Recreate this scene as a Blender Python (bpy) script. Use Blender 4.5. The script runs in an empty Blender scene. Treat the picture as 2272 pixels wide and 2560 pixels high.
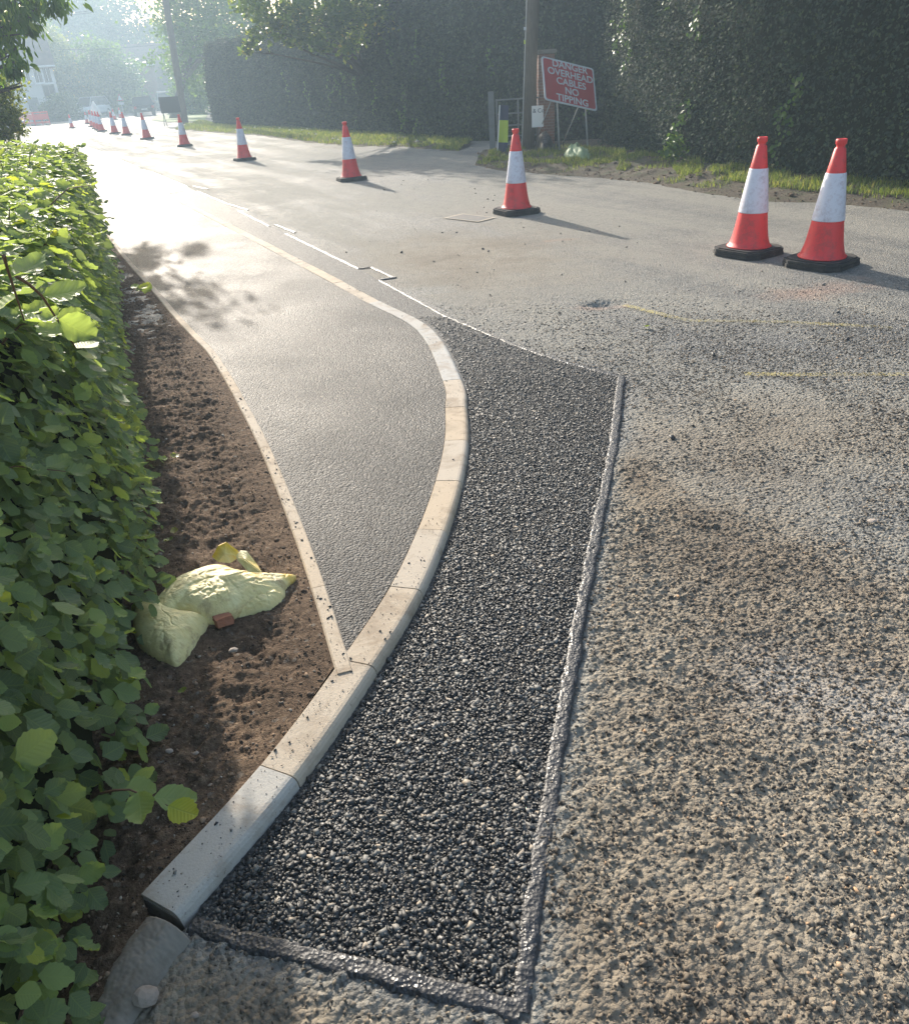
import bpy, bmesh, math, random
import numpy as np
from mathutils import Vector, Matrix

# ------------------------------------------------------------ camera, world, sun
sc = bpy.context.scene
PX_F, PITCH, ROLL, EYE = 1943.0, math.radians(29.38), math.radians(3.95), 1.65
FW = np.array([0, math.cos(PITCH), -math.sin(PITCH)])
_r0 = np.array([1.0, 0, 0]); _d0 = np.cross(FW, _r0)
RT = _r0*math.cos(ROLL) + _d0*math.sin(ROLL)
DN = _d0*math.cos(ROLL) - _r0*math.sin(ROLL)
cam_d = bpy.data.cameras.new('camera'); cam = bpy.data.objects.new('camera', cam_d)
sc.collection.objects.link(cam); sc.camera = cam
M = Matrix.Identity(4)
for i in range(3):
    M[i][0] = RT[i]; M[i][1] = -DN[i]; M[i][2] = -FW[i]
M[2][3] = EYE
cam.matrix_world = M
cam_d.sensor_fit = 'HORIZONTAL'; cam_d.sensor_width = 36.0; cam_d.lens = 36*PX_F/2272
cam_d.clip_start = 0.05; cam_d.clip_end = 1000
SUN_EL, SUN_AZ = math.radians(22.4), math.radians(-22.7)     # azimuth from +Y towards +X
w = bpy.data.worlds.new('World'); sc.world = w; w.use_nodes = True
nt = w.node_tree; bg = nt.nodes['Background']
sky = nt.nodes.new('ShaderNodeTexSky'); sky.sky_type = 'NISHITA'; sky.sun_disc = False
sky.sun_elevation = SUN_EL; sky.sun_rotation = SUN_AZ
sky.dust_density = 3.0; sky.air_density = 1.2
nt.links.new(sky.outputs[0], bg.inputs[0]); bg.inputs[1].default_value = 0.14
sd = bpy.data.lights.new('sun', 'SUN'); so = bpy.data.objects.new('sun', sd)
sc.collection.objects.link(so)
sd.energy = 5.0; sd.angle = math.radians(0.53); sd.color = (1.0, 0.91, 0.79)
sdir = Vector((math.sin(SUN_AZ)*math.cos(SUN_EL), math.cos(SUN_AZ)*math.cos(SUN_EL), math.sin(SUN_EL)))
so.rotation_euler = sdir.to_track_quat('Z', 'Y').to_euler(); so.location = (-10, 20, 12)
sc.view_settings.view_transform = 'Standard'; sc.view_settings.look = 'None'
sc.view_settings.exposure = 0.95; sc.view_settings.gamma = 1
HAZE = 0.0037

rng = np.random.default_rng(7); random.seed(7)
COL = sc.collection

# ------------------------------------------------------------ helpers
def ray(x, y):
    return FW + RT*(x-1136)/PX_F + DN*(y-1280)/PX_F
def G(x, y, z=0.0):                       # a surveyed point of the ground, from its place in the photograph
    d = ray(x, y); t = (z-EYE)/d[2]; return np.array([d[0]*t, d[1]*t, z])
def Y(x, y, yy):                          # a surveyed point at a known distance
    d = ray(x, y); t = yy/d[1]; return np.array([d[0]*t, yy, EYE+d[2]*t])

def tag(o, label=None, cat=None, group=None, kind=None):
    if label: o['label'] = label
    if cat: o['category'] = cat
    if group: o['group'] = group
    if kind: o['kind'] = kind
    return o
def mesh(name, V, F, mat=None, parent=None, smooth=False, loc=None, uv=None, attrs=None, mats=None, midx=None):
    V = np.asarray(V, dtype=np.float32).reshape(-1, 3)
    me = bpy.data.meshes.new(name)
    if isinstance(F, np.ndarray):
        n, k = F.shape
        me.vertices.add(len(V)); me.vertices.foreach_set('co', V.ravel())
        me.loops.add(n*k); me.loops.foreach_set('vertex_index', F.astype(np.int32).ravel())
        me.polygons.add(n); me.polygons.foreach_set('loop_start', np.arange(0, n*k, k, dtype=np.int32))
        try: me.polygons.foreach_set('loop_total', np.full(n, k, dtype=np.int32))
        except Exception: pass
        me.update(calc_edges=True)
    else:
        me.from_pydata([tuple(map(float, v)) for v in V], [], [tuple(map(int, f)) for f in F])
    if uv is not None:
        l = me.uv_layers.new(name='uv'); idx = np.empty(len(me.loops), np.int32); me.loops.foreach_get('vertex_index', idx)
        l.data.foreach_set('uv', np.asarray(uv, np.float32)[idx].ravel())
    if attrs:
        for k_, a in attrs.items():
            at = me.attributes.new(k_, 'FLOAT', 'POINT'); at.data.foreach_set('value', np.asarray(a, np.float32))
    for m_ in (mats or ([mat] if mat else [])): me.materials.append(m_)
    if midx is not None: me.polygons.foreach_set('material_index', np.asarray(midx, np.int32))
    if smooth: me.polygons.foreach_set('use_smooth', np.ones(len(me.polygons), bool))
    me.update()
    o = bpy.data.objects.new(name, me); COL.objects.link(o)
    if parent: o.parent = parent
    if loc is not None: o.location = loc
    return o
def empty(name, loc, rz=0):
    o = bpy.data.objects.new(name, None); COL.objects.link(o); o.location = loc; o.rotation_euler = (0, 0, rz)
    o.empty_display_size = .1
    return o
class MB:                                 # collects simple shapes into one mesh
    def __init__(s): s.V = []; s.F = []
    def add(s, V, F):
        b = len(s.V); s.V += [tuple(v) for v in V]; s.F += [tuple(i+b for i in f) for f in F]; return s
    def box(s, c, d, M=None, bev=0.0):
        x, y, z = [k/2 for k in d]
        if bev <= 0:
            V = [(sx*x, sy*y, sz*z) for sx in (-1, 1) for sy in (-1, 1) for sz in (-1, 1)]
            F = [(0,1,3,2),(4,6,7,5),(0,4,5,1),(2,3,7,6),(0,2,6,4),(1,5,7,3)]
        else:
            bm = bmesh.new(); bmesh.ops.create_cube(bm, size=1)
            bmesh.ops.scale(bm, vec=d, verts=bm.verts)
            bmesh.ops.bevel(bm, geom=bm.edges[:], offset=bev, segments=2, affect='EDGES')
            V = [tuple(v.co) for v in bm.verts]; F = [tuple(v.index for v in f.verts) for f in bm.faces]; bm.free()
        c = Vector(c)
        V = [(M @ Vector(v) if M else Vector(v)) + c for v in V]
        return s.add(V, F)
    def tube(s, pts, rad, n=8, cap=True):
        pts = [Vector(p) for p in pts]
        if not hasattr(rad, '__len__'): rad = [rad]*len(pts)
        V = []; F = []; up = None
        for i, p in enumerate(pts):
            t = (pts[min(i+1, len(pts)-1)] - pts[max(i-1, 0)]).normalized()
            if up is None: up = t.orthogonal().normalized()
            up = (up - t*up.dot(t)).normalized(); b = t.cross(up)
            for k in range(n):
                a = 2*math.pi*k/n; V.append(p + (up*math.cos(a)+b*math.sin(a))*rad[i])
        for i in range(len(pts)-1):
            for k in range(n):
                F.append((i*n+k, i*n+(k+1)%n, (i+1)*n+(k+1)%n, (i+1)*n+k))
        if cap: F.append(tuple(range(n-1, -1, -1))); F.append(tuple((len(pts)-1)*n+k for k in range(n)))
        return s.add(V, F)
    def lathe(s, prof, n=32, c=(0, 0, 0)):
        V = []; F = []
        for r, z in prof:
            for k in range(n):
                a = 2*math.pi*k/n; V.append((c[0]+r*math.cos(a), c[1]+r*math.sin(a), c[2]+z))
        for i in range(len(prof)-1):
            for k in range(n): F.append((i*n+k, i*n+(k+1)%n, (i+1)*n+(k+1)%n, (i+1)*n+k))
        return s.add(V, F)
    def prism(s, poly, a, b, M=None):     # poly in xy, extruded from z=a to z=b, then M
        n = len(poly); V = [(x, y, a) for x, y in poly] + [(x, y, b) for x, y in poly]
        if M: V = [M @ Vector(v) for v in V]
        F = [tuple(range(n-1, -1, -1)), tuple(range(n, 2*n))] + [(i, (i+1)%n, n+(i+1)%n, n+i) for i in range(n)]
        return s.add(V, F)
    def build(s, name, mat, parent=None, smooth=False, loc=None):
        return mesh(name, s.V, s.F, mat, parent, smooth, loc)

def hash2(ix, iy, k=0):
    h = (ix.astype(np.int64)*374761393 + iy.astype(np.int64)*668265263 + k*974634777) & 0xffffffff
    h = ((h ^ (h >> 13))*1274126177) & 0xffffffff
    h = h ^ (h >> 16)
    return (h & 0xffffff)/float(0x1000000)
def vnoise(x, y, k=0):
    ix = np.floor(x); iy = np.floor(y); fx = x-ix; fy = y-iy
    fx = fx*fx*(3-2*fx); fy = fy*fy*(3-2*fy)
    a = hash2(ix, iy, k); b = hash2(ix+1, iy, k); c = hash2(ix, iy+1, k); d = hash2(ix+1, iy+1, k)
    return (a*(1-fx)+b*fx)*(1-fy)+(c*(1-fx)+d*fx)*fy
def fbm(x, y, o=4, k=0):
    s = 0; a = .5; t = 0
    for i in range(o):
        s = s + a*vnoise(x*2**i+i*17.3, y*2**i-i*9.1, k+i); t += a; a *= .5
    return s/t
def worley(x, y, k=0):                    # distance to nearest feature and that cell's random value
    ix = np.floor(x); iy = np.floor(y); best = np.full(x.shape, 9.0); rv = np.zeros(x.shape)
    for dx in (-1, 0, 1):
        for dy in (-1, 0, 1):
            cx = ix+dx; cy = iy+dy
            px = cx+hash2(cx, cy, k); py = cy+hash2(cx, cy, k+5)
            d = np.hypot(px-x, py-y); m = d < best
            best = np.where(m, d, best); rv = np.where(m, hash2(cx, cy, k+9), rv)
    return best, rv
def resample(P, n):
    P = np.asarray(P, float); s = np.r_[0, np.cumsum(np.linalg.norm(np.diff(P, axis=0), axis=1))]
    t = np.linspace(0, s[-1], n) if np.isscalar(n) else np.asarray(n)*s[-1]
    return np.stack([np.interp(t, s, P[:, i]) for i in range(P.shape[1])], 1)
def smooth_line(P, sub=8):
    P = np.asarray(P, float); out = []
    Q = np.vstack([2*P[0]-P[1], P, 2*P[-1]-P[-2]])
    for i in range(1, len(Q)-2):
        for t in np.arange(sub)/sub:
            a, b, c, d = Q[i-1], Q[i], Q[i+1], Q[i+2]
            out.append(.5*((2*b)+(c-a)*t+(2*a-5*b+4*c-d)*t*t+(3*b-a-3*c+d)*t**3))
    out.append(P[-1]); return np.array(out)
def gridF(nu, nv):
    a = (np.arange(nu-1)[:, None]*nv + np.arange(nv-1)[None, :]).ravel()
    return np.stack([a, a+nv, a+nv+1, a+1], 1)
def ribbon(A, B, nu):                     # A,B same length lines (n,3); returns grid (n,nu,3)
    t = np.linspace(0, 1, nu)[None, :, None]
    return A[:, None, :]*(1-t)+B[:, None, :]*t
def inside(poly, x, y):
    poly = np.asarray(poly); r = np.zeros(x.shape, bool); n = len(poly)
    for i in range(n):
        x1, y1 = poly[i][:2]; x2, y2 = poly[(i+1) % n][:2]
        c = ((y1 > y) != (y2 > y)) & (x < (x2-x1)*(y-y1)/((y2-y1) if y2 != y1 else 1e-9)+x1)
        r ^= c
    return r
def seg_dist(P, x, y):
    best = np.full(x.shape, 1e9)
    for a, b in zip(P[:-1], P[1:]):
        ax, ay = a[:2]; dx, dy = b[0]-ax, b[1]-ay; L = dx*dx+dy*dy+1e-12
        t = np.clip(((x-ax)*dx+(y-ay)*dy)/L, 0, 1)
        best = np.minimum(best, np.hypot(x-ax-t*dx, y-ay-t*dy))
    return best

# ------------------------------------------------------------ materials
def mat(name, base=(.5,.5,.5), rough=.6, metal=0, spec=.5, build=None):
    m = bpy.data.materials.new(name); m.use_nodes = True; n = m.node_tree
    b = n.nodes['Principled BSDF']
    b.inputs['Base Color'].default_value = (*base, 1); b.inputs['Roughness'].default_value = rough
    b.inputs['Metallic'].default_value = metal; b.inputs['Specular IOR Level'].default_value = spec
    if build: build(N(n, b))
    return m
class N:
    def __init__(s, n, b): s.n = n; s.b = b; s.l = n.links; s._c = None
    def node(s, t, **k):
        x = s.n.nodes.new(t)
        for a, v in k.items(): setattr(x, a, v)
        return x
    def co(s, scale=(1, 1, 1), rz=0, src='Object'):
        if s._c is None: s._c = s.node('ShaderNodeTexCoord')
        m0 = s.node('ShaderNodeMapping'); m0.inputs['Rotation'].default_value = (0, 0, rz); s.l.new(s._c.outputs[src], m0.inputs[0])
        mp = s.node('ShaderNodeMapping'); mp.inputs['Scale'].default_value = scale
        s.l.new(m0.outputs[0], mp.inputs[0]); return mp.outputs[0]
    def noise(s, scale, co=None, detail=4, rough=.55, dist=0):
        x = s.node('ShaderNodeTexNoise'); x.inputs['Scale'].default_value = scale; x.inputs['Detail'].default_value = detail
        x.inputs['Roughness'].default_value = rough; x.inputs['Distortion'].default_value = dist
        s.l.new(co or s.co(), x.inputs['Vector']); return x.outputs['Fac']
    def vor(s, scale, co=None, feature='F1', out='Distance', rnd=1):
        x = s.node('ShaderNodeTexVoronoi'); x.feature = feature; x.inputs['Scale'].default_value = scale
        x.inputs['Randomness'].default_value = rnd
        s.l.new(co or s.co(), x.inputs['Vector']); return x.outputs[out]
    def ramp(s, f, stops):
        r = s.node('ShaderNodeValToRGB'); e = r.color_ramp.elements
        while len(e) < len(stops): e.new(.5)
        for i, (p, c) in enumerate(stops):
            e[i].position = p; e[i].color = (*c, 1) if hasattr(c, '__len__') else (c, c, c, 1)
        s.l.new(f, r.inputs[0]); return r.outputs[0]
    def mix(s, f, a, b, mode='MIX'):
        x = s.node('ShaderNodeMix', data_type='RGBA', blend_type=mode)
        for i, v in ((0, f), (6, a), (7, b)):
            if hasattr(v, 'links'): s.l.new(v, x.inputs[i])
            elif i == 0: x.inputs[0].default_value = v
            else: x.inputs[i].default_value = (*v, 1) if hasattr(v, '__len__') else (v, v, v, 1)
        return x.outputs[2]
    def math(s, op, a, b=0, clamp=False):
        x = s.node('ShaderNodeMath', operation=op, use_clamp=clamp)
        for i, v in ((0, a), (1, b)):
            if hasattr(v, 'links'): s.l.new(v, x.inputs[i])
            else: x.inputs[i].default_value = v
        return x.outputs[0]
    def attr(s, name):
        x = s.node('ShaderNodeAttribute'); x.attribute_name = name; return x.outputs['Fac']
    def set(s, k, v):
        if hasattr(v, 'links'): s.l.new(v, s.b.inputs[k])
        else: s.b.inputs[k].default_value = v
    def bump(s, h, strength=.5, dist=.01):
        x = s.node('ShaderNodeBump'); x.inputs['Strength'].default_value = strength; x.inputs['Distance'].default_value = dist
        s.l.new(h, x.inputs['Height']); s.l.new(x.outputs[0], s.b.inputs['Normal'])

ROADROT = math.radians(-25.7)             # the lane runs this way from +Y
def b_road(n):
    al = n.co((1, .10, 1), ROADROT)      # streaks along the lane
    streak = n.noise(1.6, al, 4, .6)
    big = n.noise(.55, None, 5, .6); mid = n.noise(4, None, 4, .6); fine = n.noise(60, None, 3, .7)
    v = n.vor(75); v2 = n.vor(85, None, 'F1', 'Color')
    dustf = n.math('ADD', n.math('MULTIPLY', streak, .9), n.math('ADD', n.math('MULTIPLY', big, .55), n.math('MULTIPLY', mid, .35)))
    dustf = n.math('ADD', dustf, n.attr('dust'))
    dust = n.ramp(dustf, [(.70, 0), (1.15, 1)])
    stone = n.ramp(v2, [(0, (.04, .04, .04)), (.5, (.13, .13, .125)), (1, (.33, .32, .29))])
    sand = n.mix(n.math('MULTIPLY', n.attr('dust'), 3.2, True), n.ramp(fine, [(.2, (.21, .198, .17)), (.8, (.37, .35, .30))]), n.ramp(fine, [(.2, (.20, .162, .115)), (.8, (.37, .305, .22))]))
    grain = n.ramp(v, [(.15, 0), (.55, 1)]); v3 = n.vor(33, None, 'F1', 'Color')
    cov = n.math('ADD', n.math('MULTIPLY', dust, .62), n.math('MULTIPLY', n.math('MULTIPLY', grain, dust), .38))
    c = n.mix(cov, stone, sand)
    c = n.mix(n.ramp(v3, [(.0, .35), (.35, 0)]), c, (.05, .05, .05)); c = n.mix(n.ramp(v3, [(.78, 0), (1, .3)]), c, (.42, .40, .35))
    c = n.mix(n.math('MULTIPLY', n.ramp(n.noise(1.3, None, 3, .6), [(.42, 0), (.6, .9)]), n.math('MULTIPLY', n.attr('dust'), 2.6, True)), c, (.125, .095, .068))
    red = n.ramp(n.math('ADD', n.attr('rust'), n.math('MULTIPLY', mid, .5)), [(.6, 0), (1.0, 1)])
    c = n.mix(n.math('MULTIPLY', red, .5), c, (.42, .20, .13))
    c = n.mix(n.attr('pale'), c, (.38, .36, .33))
    n.set('Base Color', c)
    n.set('Roughness', n.ramp(cov, [(0, .62), (1, .9)])); n.set('Specular IOR Level', .35)
    h = n.math('ADD', n.math('MULTIPLY', n.math('SUBTRACT', 1, v), .9), n.math('MULTIPLY', n.noise(190, None, 3, .6), .5))
    n.bump(h, 1.0, .010)
def b_patch(n):
    v = n.vor(95); v2 = n.vor(95, None, 'F1', 'Color')
    c = n.ramp(v2, [(0, (.025, .025, .026)), (.6, (.075, .075, .075)), (1, (.19, .19, .18))])
    n.set('Base Color', c); n.set('Roughness', n.ramp(n.noise(40), [(.3, .58), (.7, .75)])); n.set('Specular IOR Level', .35)
    h = n.math('ADD', n.math('SUBTRACT', 1, v), n.math('MULTIPLY', n.noise(200), .3))
    n.bump(h, 1.0, .009)
def b_stones(n):
    r = n.attr('rnd')
    n.set('Base Color', n.ramp(r, [(0, (.012, .012, .012)), (.5, (.028, .028, .028)), (.72, (.085, .084, .08)), (.93, (.19, .185, .17)), (1, (.34, .28, .21))]))  # paler stones carry sun and sky sheen in their base colour
    n.set('Roughness', n.ramp(r, [(0, .50), (1, .7)])); n.set('Specular IOR Level', .7)
def b_foot(n):
    v = n.vor(92); v2 = n.vor(92, None, 'F1', 'Color'); big = n.noise(1.1, None, 5, .6)
    c = n.ramp(v2, [(0, (.012, .012, .013)), (.5, (.040, .040, .041)), (.85, (.12, .118, .112)), (1, (.34, .29, .25))])
    c = n.mix(n.ramp(big, [(.4, 0), (.7, .3)]), c, (.07, .069, .065))
    n.set('Base Color', c); n.set('Roughness', n.ramp(big, [(.3, .52), (.7, .66)])); n.set('Specular IOR Level', .34)
    n.bump(n.math('ADD', n.math('SUBTRACT', 1, v), n.math('MULTIPLY', n.noise(300), .6)), 1.0, .009)
def b_kerb(n):
    t = n.attr('tone'); fine = n.noise(35, None, 5, .7); st = n.noise(6, None, 6, .65, .6)
    c = n.mix(t, (.54, .415, .28), (.46, .45, .425))
    c = n.mix(n.ramp(st, [(.48, 0), (.68, .8)]), c, (.26, .185, .12))
    c = n.mix(n.ramp(n.noise(90, None, 4, .8), [(.60, 0), (.68, .8)]), c, (.12, .09, .065))
    c = n.mix(n.math('MULTIPLY', fine, .3), c, (.5, .46, .38))
    n.set('Base Color', c); n.set('Roughness', .82); n.set('Specular IOR Level', .3)
    n.bump(n.math('ADD', fine, n.noise(160)), .5, .0025)
def b_soil(n):
    big = n.noise(2.3, None, 5, .6); f = n.noise(45, None, 5, .75); s = n.vor(75, None, 'F1', 'Color')
    c = n.ramp(n.math('ADD', n.math('MULTIPLY', f, .7), n.math('MULTIPLY', big, .3)), [(.34, (.06, .042, .03)), (.52, (.19, .13, .088)), (.66, (.36, .26, .175))])
    c = n.mix(n.ramp(s, [(.86, 0), (.93, 1)]), c, (.26, .22, .18))
    n.set('Base Color', c); n.set('Roughness', .95); n.set('Specular IOR Level', .2)
    n.bump(n.math('ADD', f, n.math('MULTIPLY', n.noise(170, None, 4, .7), .8)), 1.0, .016)
def b_seal(n):
    n.set('Base Color', n.ramp(n.noise(30), [(.3, (.02, .02, .022)), (.7, (.05, .05, .053))]))
    n.set('Roughness', n.ramp(n.noise(25), [(.35, .32), (.6, .62)])); n.set('Specular IOR Level', .6)
    n.set('Coat Weight', .12); n.set('Coat Roughness', .3)
    n.bump(n.math('ADD', n.noise(60, None, 3), n.math('MULTIPLY', n.vor(110), .8)), .7, .005)
def leafmat(name, c0, c1, c2, trans=.45, yellow=None, veins=False, rough=.38):
    m = bpy.data.materials.new(name); m.use_nodes = True; t = m.node_tree; b = t.nodes['Principled BSDF']; n = N(t, b)
    r = n.attr('rnd'); stops = [(0, c0), (.55, c1), (.93, c2)]
    if yellow: stops.append((1, yellow))
    c = n.ramp(r, stops)
    if veins:
        uvn = n.node('ShaderNodeUVMap'); sp = n.node('ShaderNodeSeparateXYZ'); n.l.new(uvn.outputs[0], sp.inputs[0])
        u, v = sp.outputs[0], sp.outputs[1]
        av = n.math('ABSOLUTE', v)
        w_ = n.math('SINE', n.math('MULTIPLY', n.math('SUBTRACT', u, n.math('MULTIPLY', av, .75)), 52))
        rib = n.ramp(av, [(.0, 1), (.03, 0)])
        vn = n.ramp(w_, [(.80, 0), (1.0, 1)])
        vein = n.math('MAXIMUM', rib, n.math('MULTIPLY', vn, .6))
        c = n.mix(n.math('MULTIPLY', vein, .45), c, (.30, .40, .14))
        n.bump(n.math('SUBTRACT', n.math('MULTIPLY', w_, -.5), rib), .35, .002)
    n.l.new(c, b.inputs['Base Color']); b.inputs['Roughness'].default_value = rough; b.inputs['Specular IOR Level'].default_value = .4 if trans > .2 else .12
    tr = n.node('ShaderNodeBsdfTranslucent'); hs = n.mix(1.0, c, (1.9, 1.75, .8), 'MULTIPLY'); n.l.new(hs, tr.inputs[0])
    mx = n.node('ShaderNodeMixShader'); mx.inputs[0].default_value = trans
    n.l.new(b.outputs[0], mx.inputs[1]); n.l.new(tr.outputs[0], mx.inputs[2])
    n.l.new(mx.outputs[0], t.nodes['Material Output'].inputs[0])
    return m
def b_bark(n):
    c = n.ramp(n.noise(9, n.co((6, 6, .6)), 5, .7), [(.3, (.05, .042, .034)), (.7, (.15, .125, .10))])
    n.set('Base Color', c); n.bump(n.noise(14, n.co((6, 6, .6)), 4), .6, .01); n.set('Roughness', .9)
def b_pole(n):
    c = n.ramp(n.noise(12, n.co((8, 8, .4)), 5, .7), [(.3, (.10, .085, .07)), (.7, (.22, .19, .155))])
    n.set('Base Color', c); n.set('Roughness', .85); n.bump(n.noise(20, n.co((8, 8, .3)), 4), .5, .006)
def dirty(c, d=(.2, .15, .1), amt=.5, sc=8, rough=.5, spec=.5):
    def f(n):
        x = n.noise(sc, None, 6, .7)
        n.set('Base Color', n.mix(n.math('MULTIPLY', n.ramp(x, [(.5, 0), (.75, 1)]), amt), c, d))
        n.set('Roughness', rough); n.set('Specular IOR Level', spec); n.bump(n.noise(sc*8), .15, .002)
    return f
def b_brick(n):
    x = n.node('ShaderNodeTexBrick'); x.inputs['Scale'].default_value = 4.4; x.inputs['Color1'].default_value = (.30, .13, .08, 1)
    x.inputs['Color2'].default_value = (.20, .10, .07, 1); x.inputs['Mortar'].default_value = (.38, .34, .29, 1)
    x.inputs['Mortar Size'].default_value = .012
    mp = n.node('ShaderNodeMapping'); mp.inputs['Rotation'].default_value = (math.pi/2, 0, 0)
    if n._c is None: n._c = n.node('ShaderNodeTexCoord')
    n.l.new(n._c.outputs['Object'], mp.inputs[0]); n.l.new(mp.outputs[0], x.inputs['Vector'])
    n.set('Base Color', n.mix(n.math('MULTIPLY', n.noise(3), .35), x.outputs[0], (.12, .09, .07))); n.set('Roughness', .9)
def b_roof(n):
    x = n.node('ShaderNodeTexWave'); x.inputs['Scale'].default_value = 3.0; x.inputs['Distortion'].default_value = .3
    x.bands_direction = 'Z'; n.l.new(n.co(), x.inputs[0])
    n.set('Base Color', n.mix(x.outputs['Fac'], n.ramp(n.noise(2.5), [(.3, (.12, .08, .065)), (.7, (.24, .16, .13))]), (.07, .05, .045)))
    n.set('Roughness', .8); n.bump(x.outputs['Fac'], .5, .03)
def b_grass(n):
    n.set('Transmission Weight', 0)
    n.set('Base Color', n.ramp(n.attr('rnd'), [(0, (.08, .12, .03)), (.6, (.17, .23, .055)), (.9, (.32, .34, .10)), (1, (.42, .36, .18))]))
    n.set('Roughness', .6); n.set('Specular IOR Level', .25)
def b_verge(n):
    c = n.ramp(n.math('ADD', n.math('MULTIPLY', n.noise(3), .6), n.math('MULTIPLY', n.noise(30, None, 5, .7), .4)), [(.35, (.05, .038, .025)), (.5, (.105, .082, .055)), (.62, (.06, .075, .028))])
    n.set('Base Color', c); n.set('Roughness', .95); n.bump(n.noise(35, None, 6, .7), 1, .03)
def b_sack(n):
    wv = n.noise(14, None, 5, .6); st = n.noise(9, None, 6, .7, .5)
    c = n.ramp(wv, [(.3, (.78, .65, .27)), (.55, (.87, .76, .37)), (.8, (.92, .84, .48))])
    c = n.mix(n.ramp(st, [(.55, 0), (.68, .8)]), c, (.40, .27, .12))
    c = n.mix(n.attr('edge'), c, (.95, .58, .02))
    n.set('Base Color', c); n.set('Roughness', .42); n.set('Specular IOR Level', .5)
    x = n.node('ShaderNodeTexWave'); x.inputs['Scale'].default_value = 130; x.inputs['Distortion'].default_value = .6; n.l.new(n.co(), x.inputs[0])
    n.bump(n.math('ADD', n.math('MULTIPLY', n.noise(28, n.co((1, 2.2, 1), .5), 4), 2.5), n.math('MULTIPLY', x.outputs['Fac'], .12)), .45, .008)
    n.set('Sheen Weight', .1)

MT = dict(
    road=mat('worn_road', build=b_road), patch=mat('fresh_asphalt', build=b_patch), stones=mat('coated_chippings', build=b_stones),
    foot=mat('footway_asphalt', build=b_foot), kerb=mat('kerb_concrete', build=b_kerb), soil=mat('soil', build=b_soil), seal=mat('bitumen_seal', build=b_seal),
    oldkerb=mat('old_concrete', build=dirty((.25, .23, .20), (.13, .10, .07), .8, 7, .9, .2)),
    verge=mat('verge_earth', build=b_verge), grass=mat('grass_blades', build=b_grass), bark=mat('bark', build=b_bark), pole=mat('pole_wood', build=b_pole),
    brick=mat('brick', build=b_brick), roof=mat('roof_tiles', build=b_roof), sack=mat('woven_sack', build=b_sack),
    cone=mat('cone_red', (.80, .06, .035), .45, build=dirty((.80, .05, .05), (.30, .07, .06), .8, 13, .5)),
    sleeve=mat('cone_sleeve', (.78, .78, .80), .35, build=dirty((.70, .69, .76), (.36, .27, .30), .8, 14, .45)),
    rubber=mat('black_rubber', build=dirty((.035, .035, .036), (.17, .15, .12), .55, 7, .75, .35)),
    black=mat('black', (.012, .012, .014), .5), glass=mat('dark_glass', (.02, .025, .03), .08, spec=.8), white=mat('white_paint', (.78, .78, .77), .5),
    carwhite=mat('car_white', (.62, .63, .64), .25, spec=.6), carblack=mat('car_black', (.02, .021, .024), .18, spec=.7), cargrey=mat('car_silver', (.42, .44, .46), .25, .5),
    chrome=mat('metal_bright', (.7, .7, .7), .25, 1), galv=mat('galvanised_steel', build=dirty((.36, .37, .37), (.2, .18, .15), .5, 6, .5)),
    gatesteel=mat('painted_steel', build=dirty((.17, .18, .18), (.10, .08, .06), .6, 6, .6)),
    tyre=mat('tyre', (.02, .02, .02), .85), redlamp=mat('tail_lamp', (.5, .02, .02), .25), lamp=mat('head_lamp', (.8, .8, .8), .15),
    signred=mat('sign_red', build=dirty((.46, .035, .04), (.25, .05, .04), .35, 3, .45)), signwhite=mat('sign_white', build=dirty((.62, .63, .64), (.42, .40, .38), .35, 5, .5)),
    grey=mat('sign_grey', (.30, .31, .32), .6, .3), barrier=mat('barrier_red', build=dirty((.72, .05, .04), (.4, .1, .08), .4, 3, .45)),
    blue=mat('dark_blue', (.03, .04, .09), .5), lime=mat('yellow_green', (.50, .60, .04), .5), render=mat('white_render', build=dirty((.66, .65, .62), (.45, .43, .40), .4, 1.2, .85, .2)),
    lav=mat('pale_stone', build=dirty((.34, .29, .25), (.2, .16, .13), .7, 60, .85)), brickbit=mat('brick_fragment', build=dirty((.40, .17, .10), (.25, .14, .10), .6, 40, .9)),
    yline=None, cloth=mat('pale_green_cloth', build=dirty((.28, .36, .18), (.2, .22, .12), .5, 6, .6)), plastic=mat('black_plastic', (.02, .02, .022), .35),
    petal=mat('white_petal', (.8, .8, .74), .6), cable=mat('cable', (.03, .03, .03), .6), castiron=mat('cast_iron', build=dirty((.09, .085, .08), (.2, .16, .12), .7, 12, .55)),
    fence=mat('fence_wood', build=dirty((.13, .10, .075), (.07, .06, .05), .6, 4, .85)))
MT['beech'] = leafmat('beech_leaf', (.15, .21, .115), (.215, .305, .14), (.31, .42, .13), .5, (.42, .46, .06), True, .5)
MT['yew'] = leafmat('hedge_leaf', (.038, .056, .042), (.060, .082, .054), (.09, .12, .06), .10, (.09, .12, .04), rough=.75)
MT['tree_dark'] = leafmat('tree_leaf_dark', (.03, .06, .018), (.05, .10, .025), (.09, .15, .035), .35, (.14, .2, .05))
MT['tree_mid'] = leafmat('tree_leaf_mid', (.05, .10, .022), (.09, .17, .035), (.15, .25, .05), .45, (.25, .32, .08))
MT['tree_pale'] = leafmat('tree_leaf_pale', (.09, .13, .04), (.16, .21, .06), (.26, .29, .09), .45, (.42, .36, .12))
MT['walnut'] = leafmat('overhang_leaf', (.05, .09, .025), (.10, .16, .04), (.24, .29, .07), .5, (.46, .36, .12))
MT['twig'] = mat('twig_bark', (.16, .09, .05), .7)
MT['grass'] = leafmat('grass_blades', (.07, .11, .035), (.14, .20, .055), (.26, .29, .10), .42, (.40, .35, .18), rough=.6)
MT['core'] = mat('hedge_core', (.022, .028, .015), .95, spec=.1)
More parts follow.
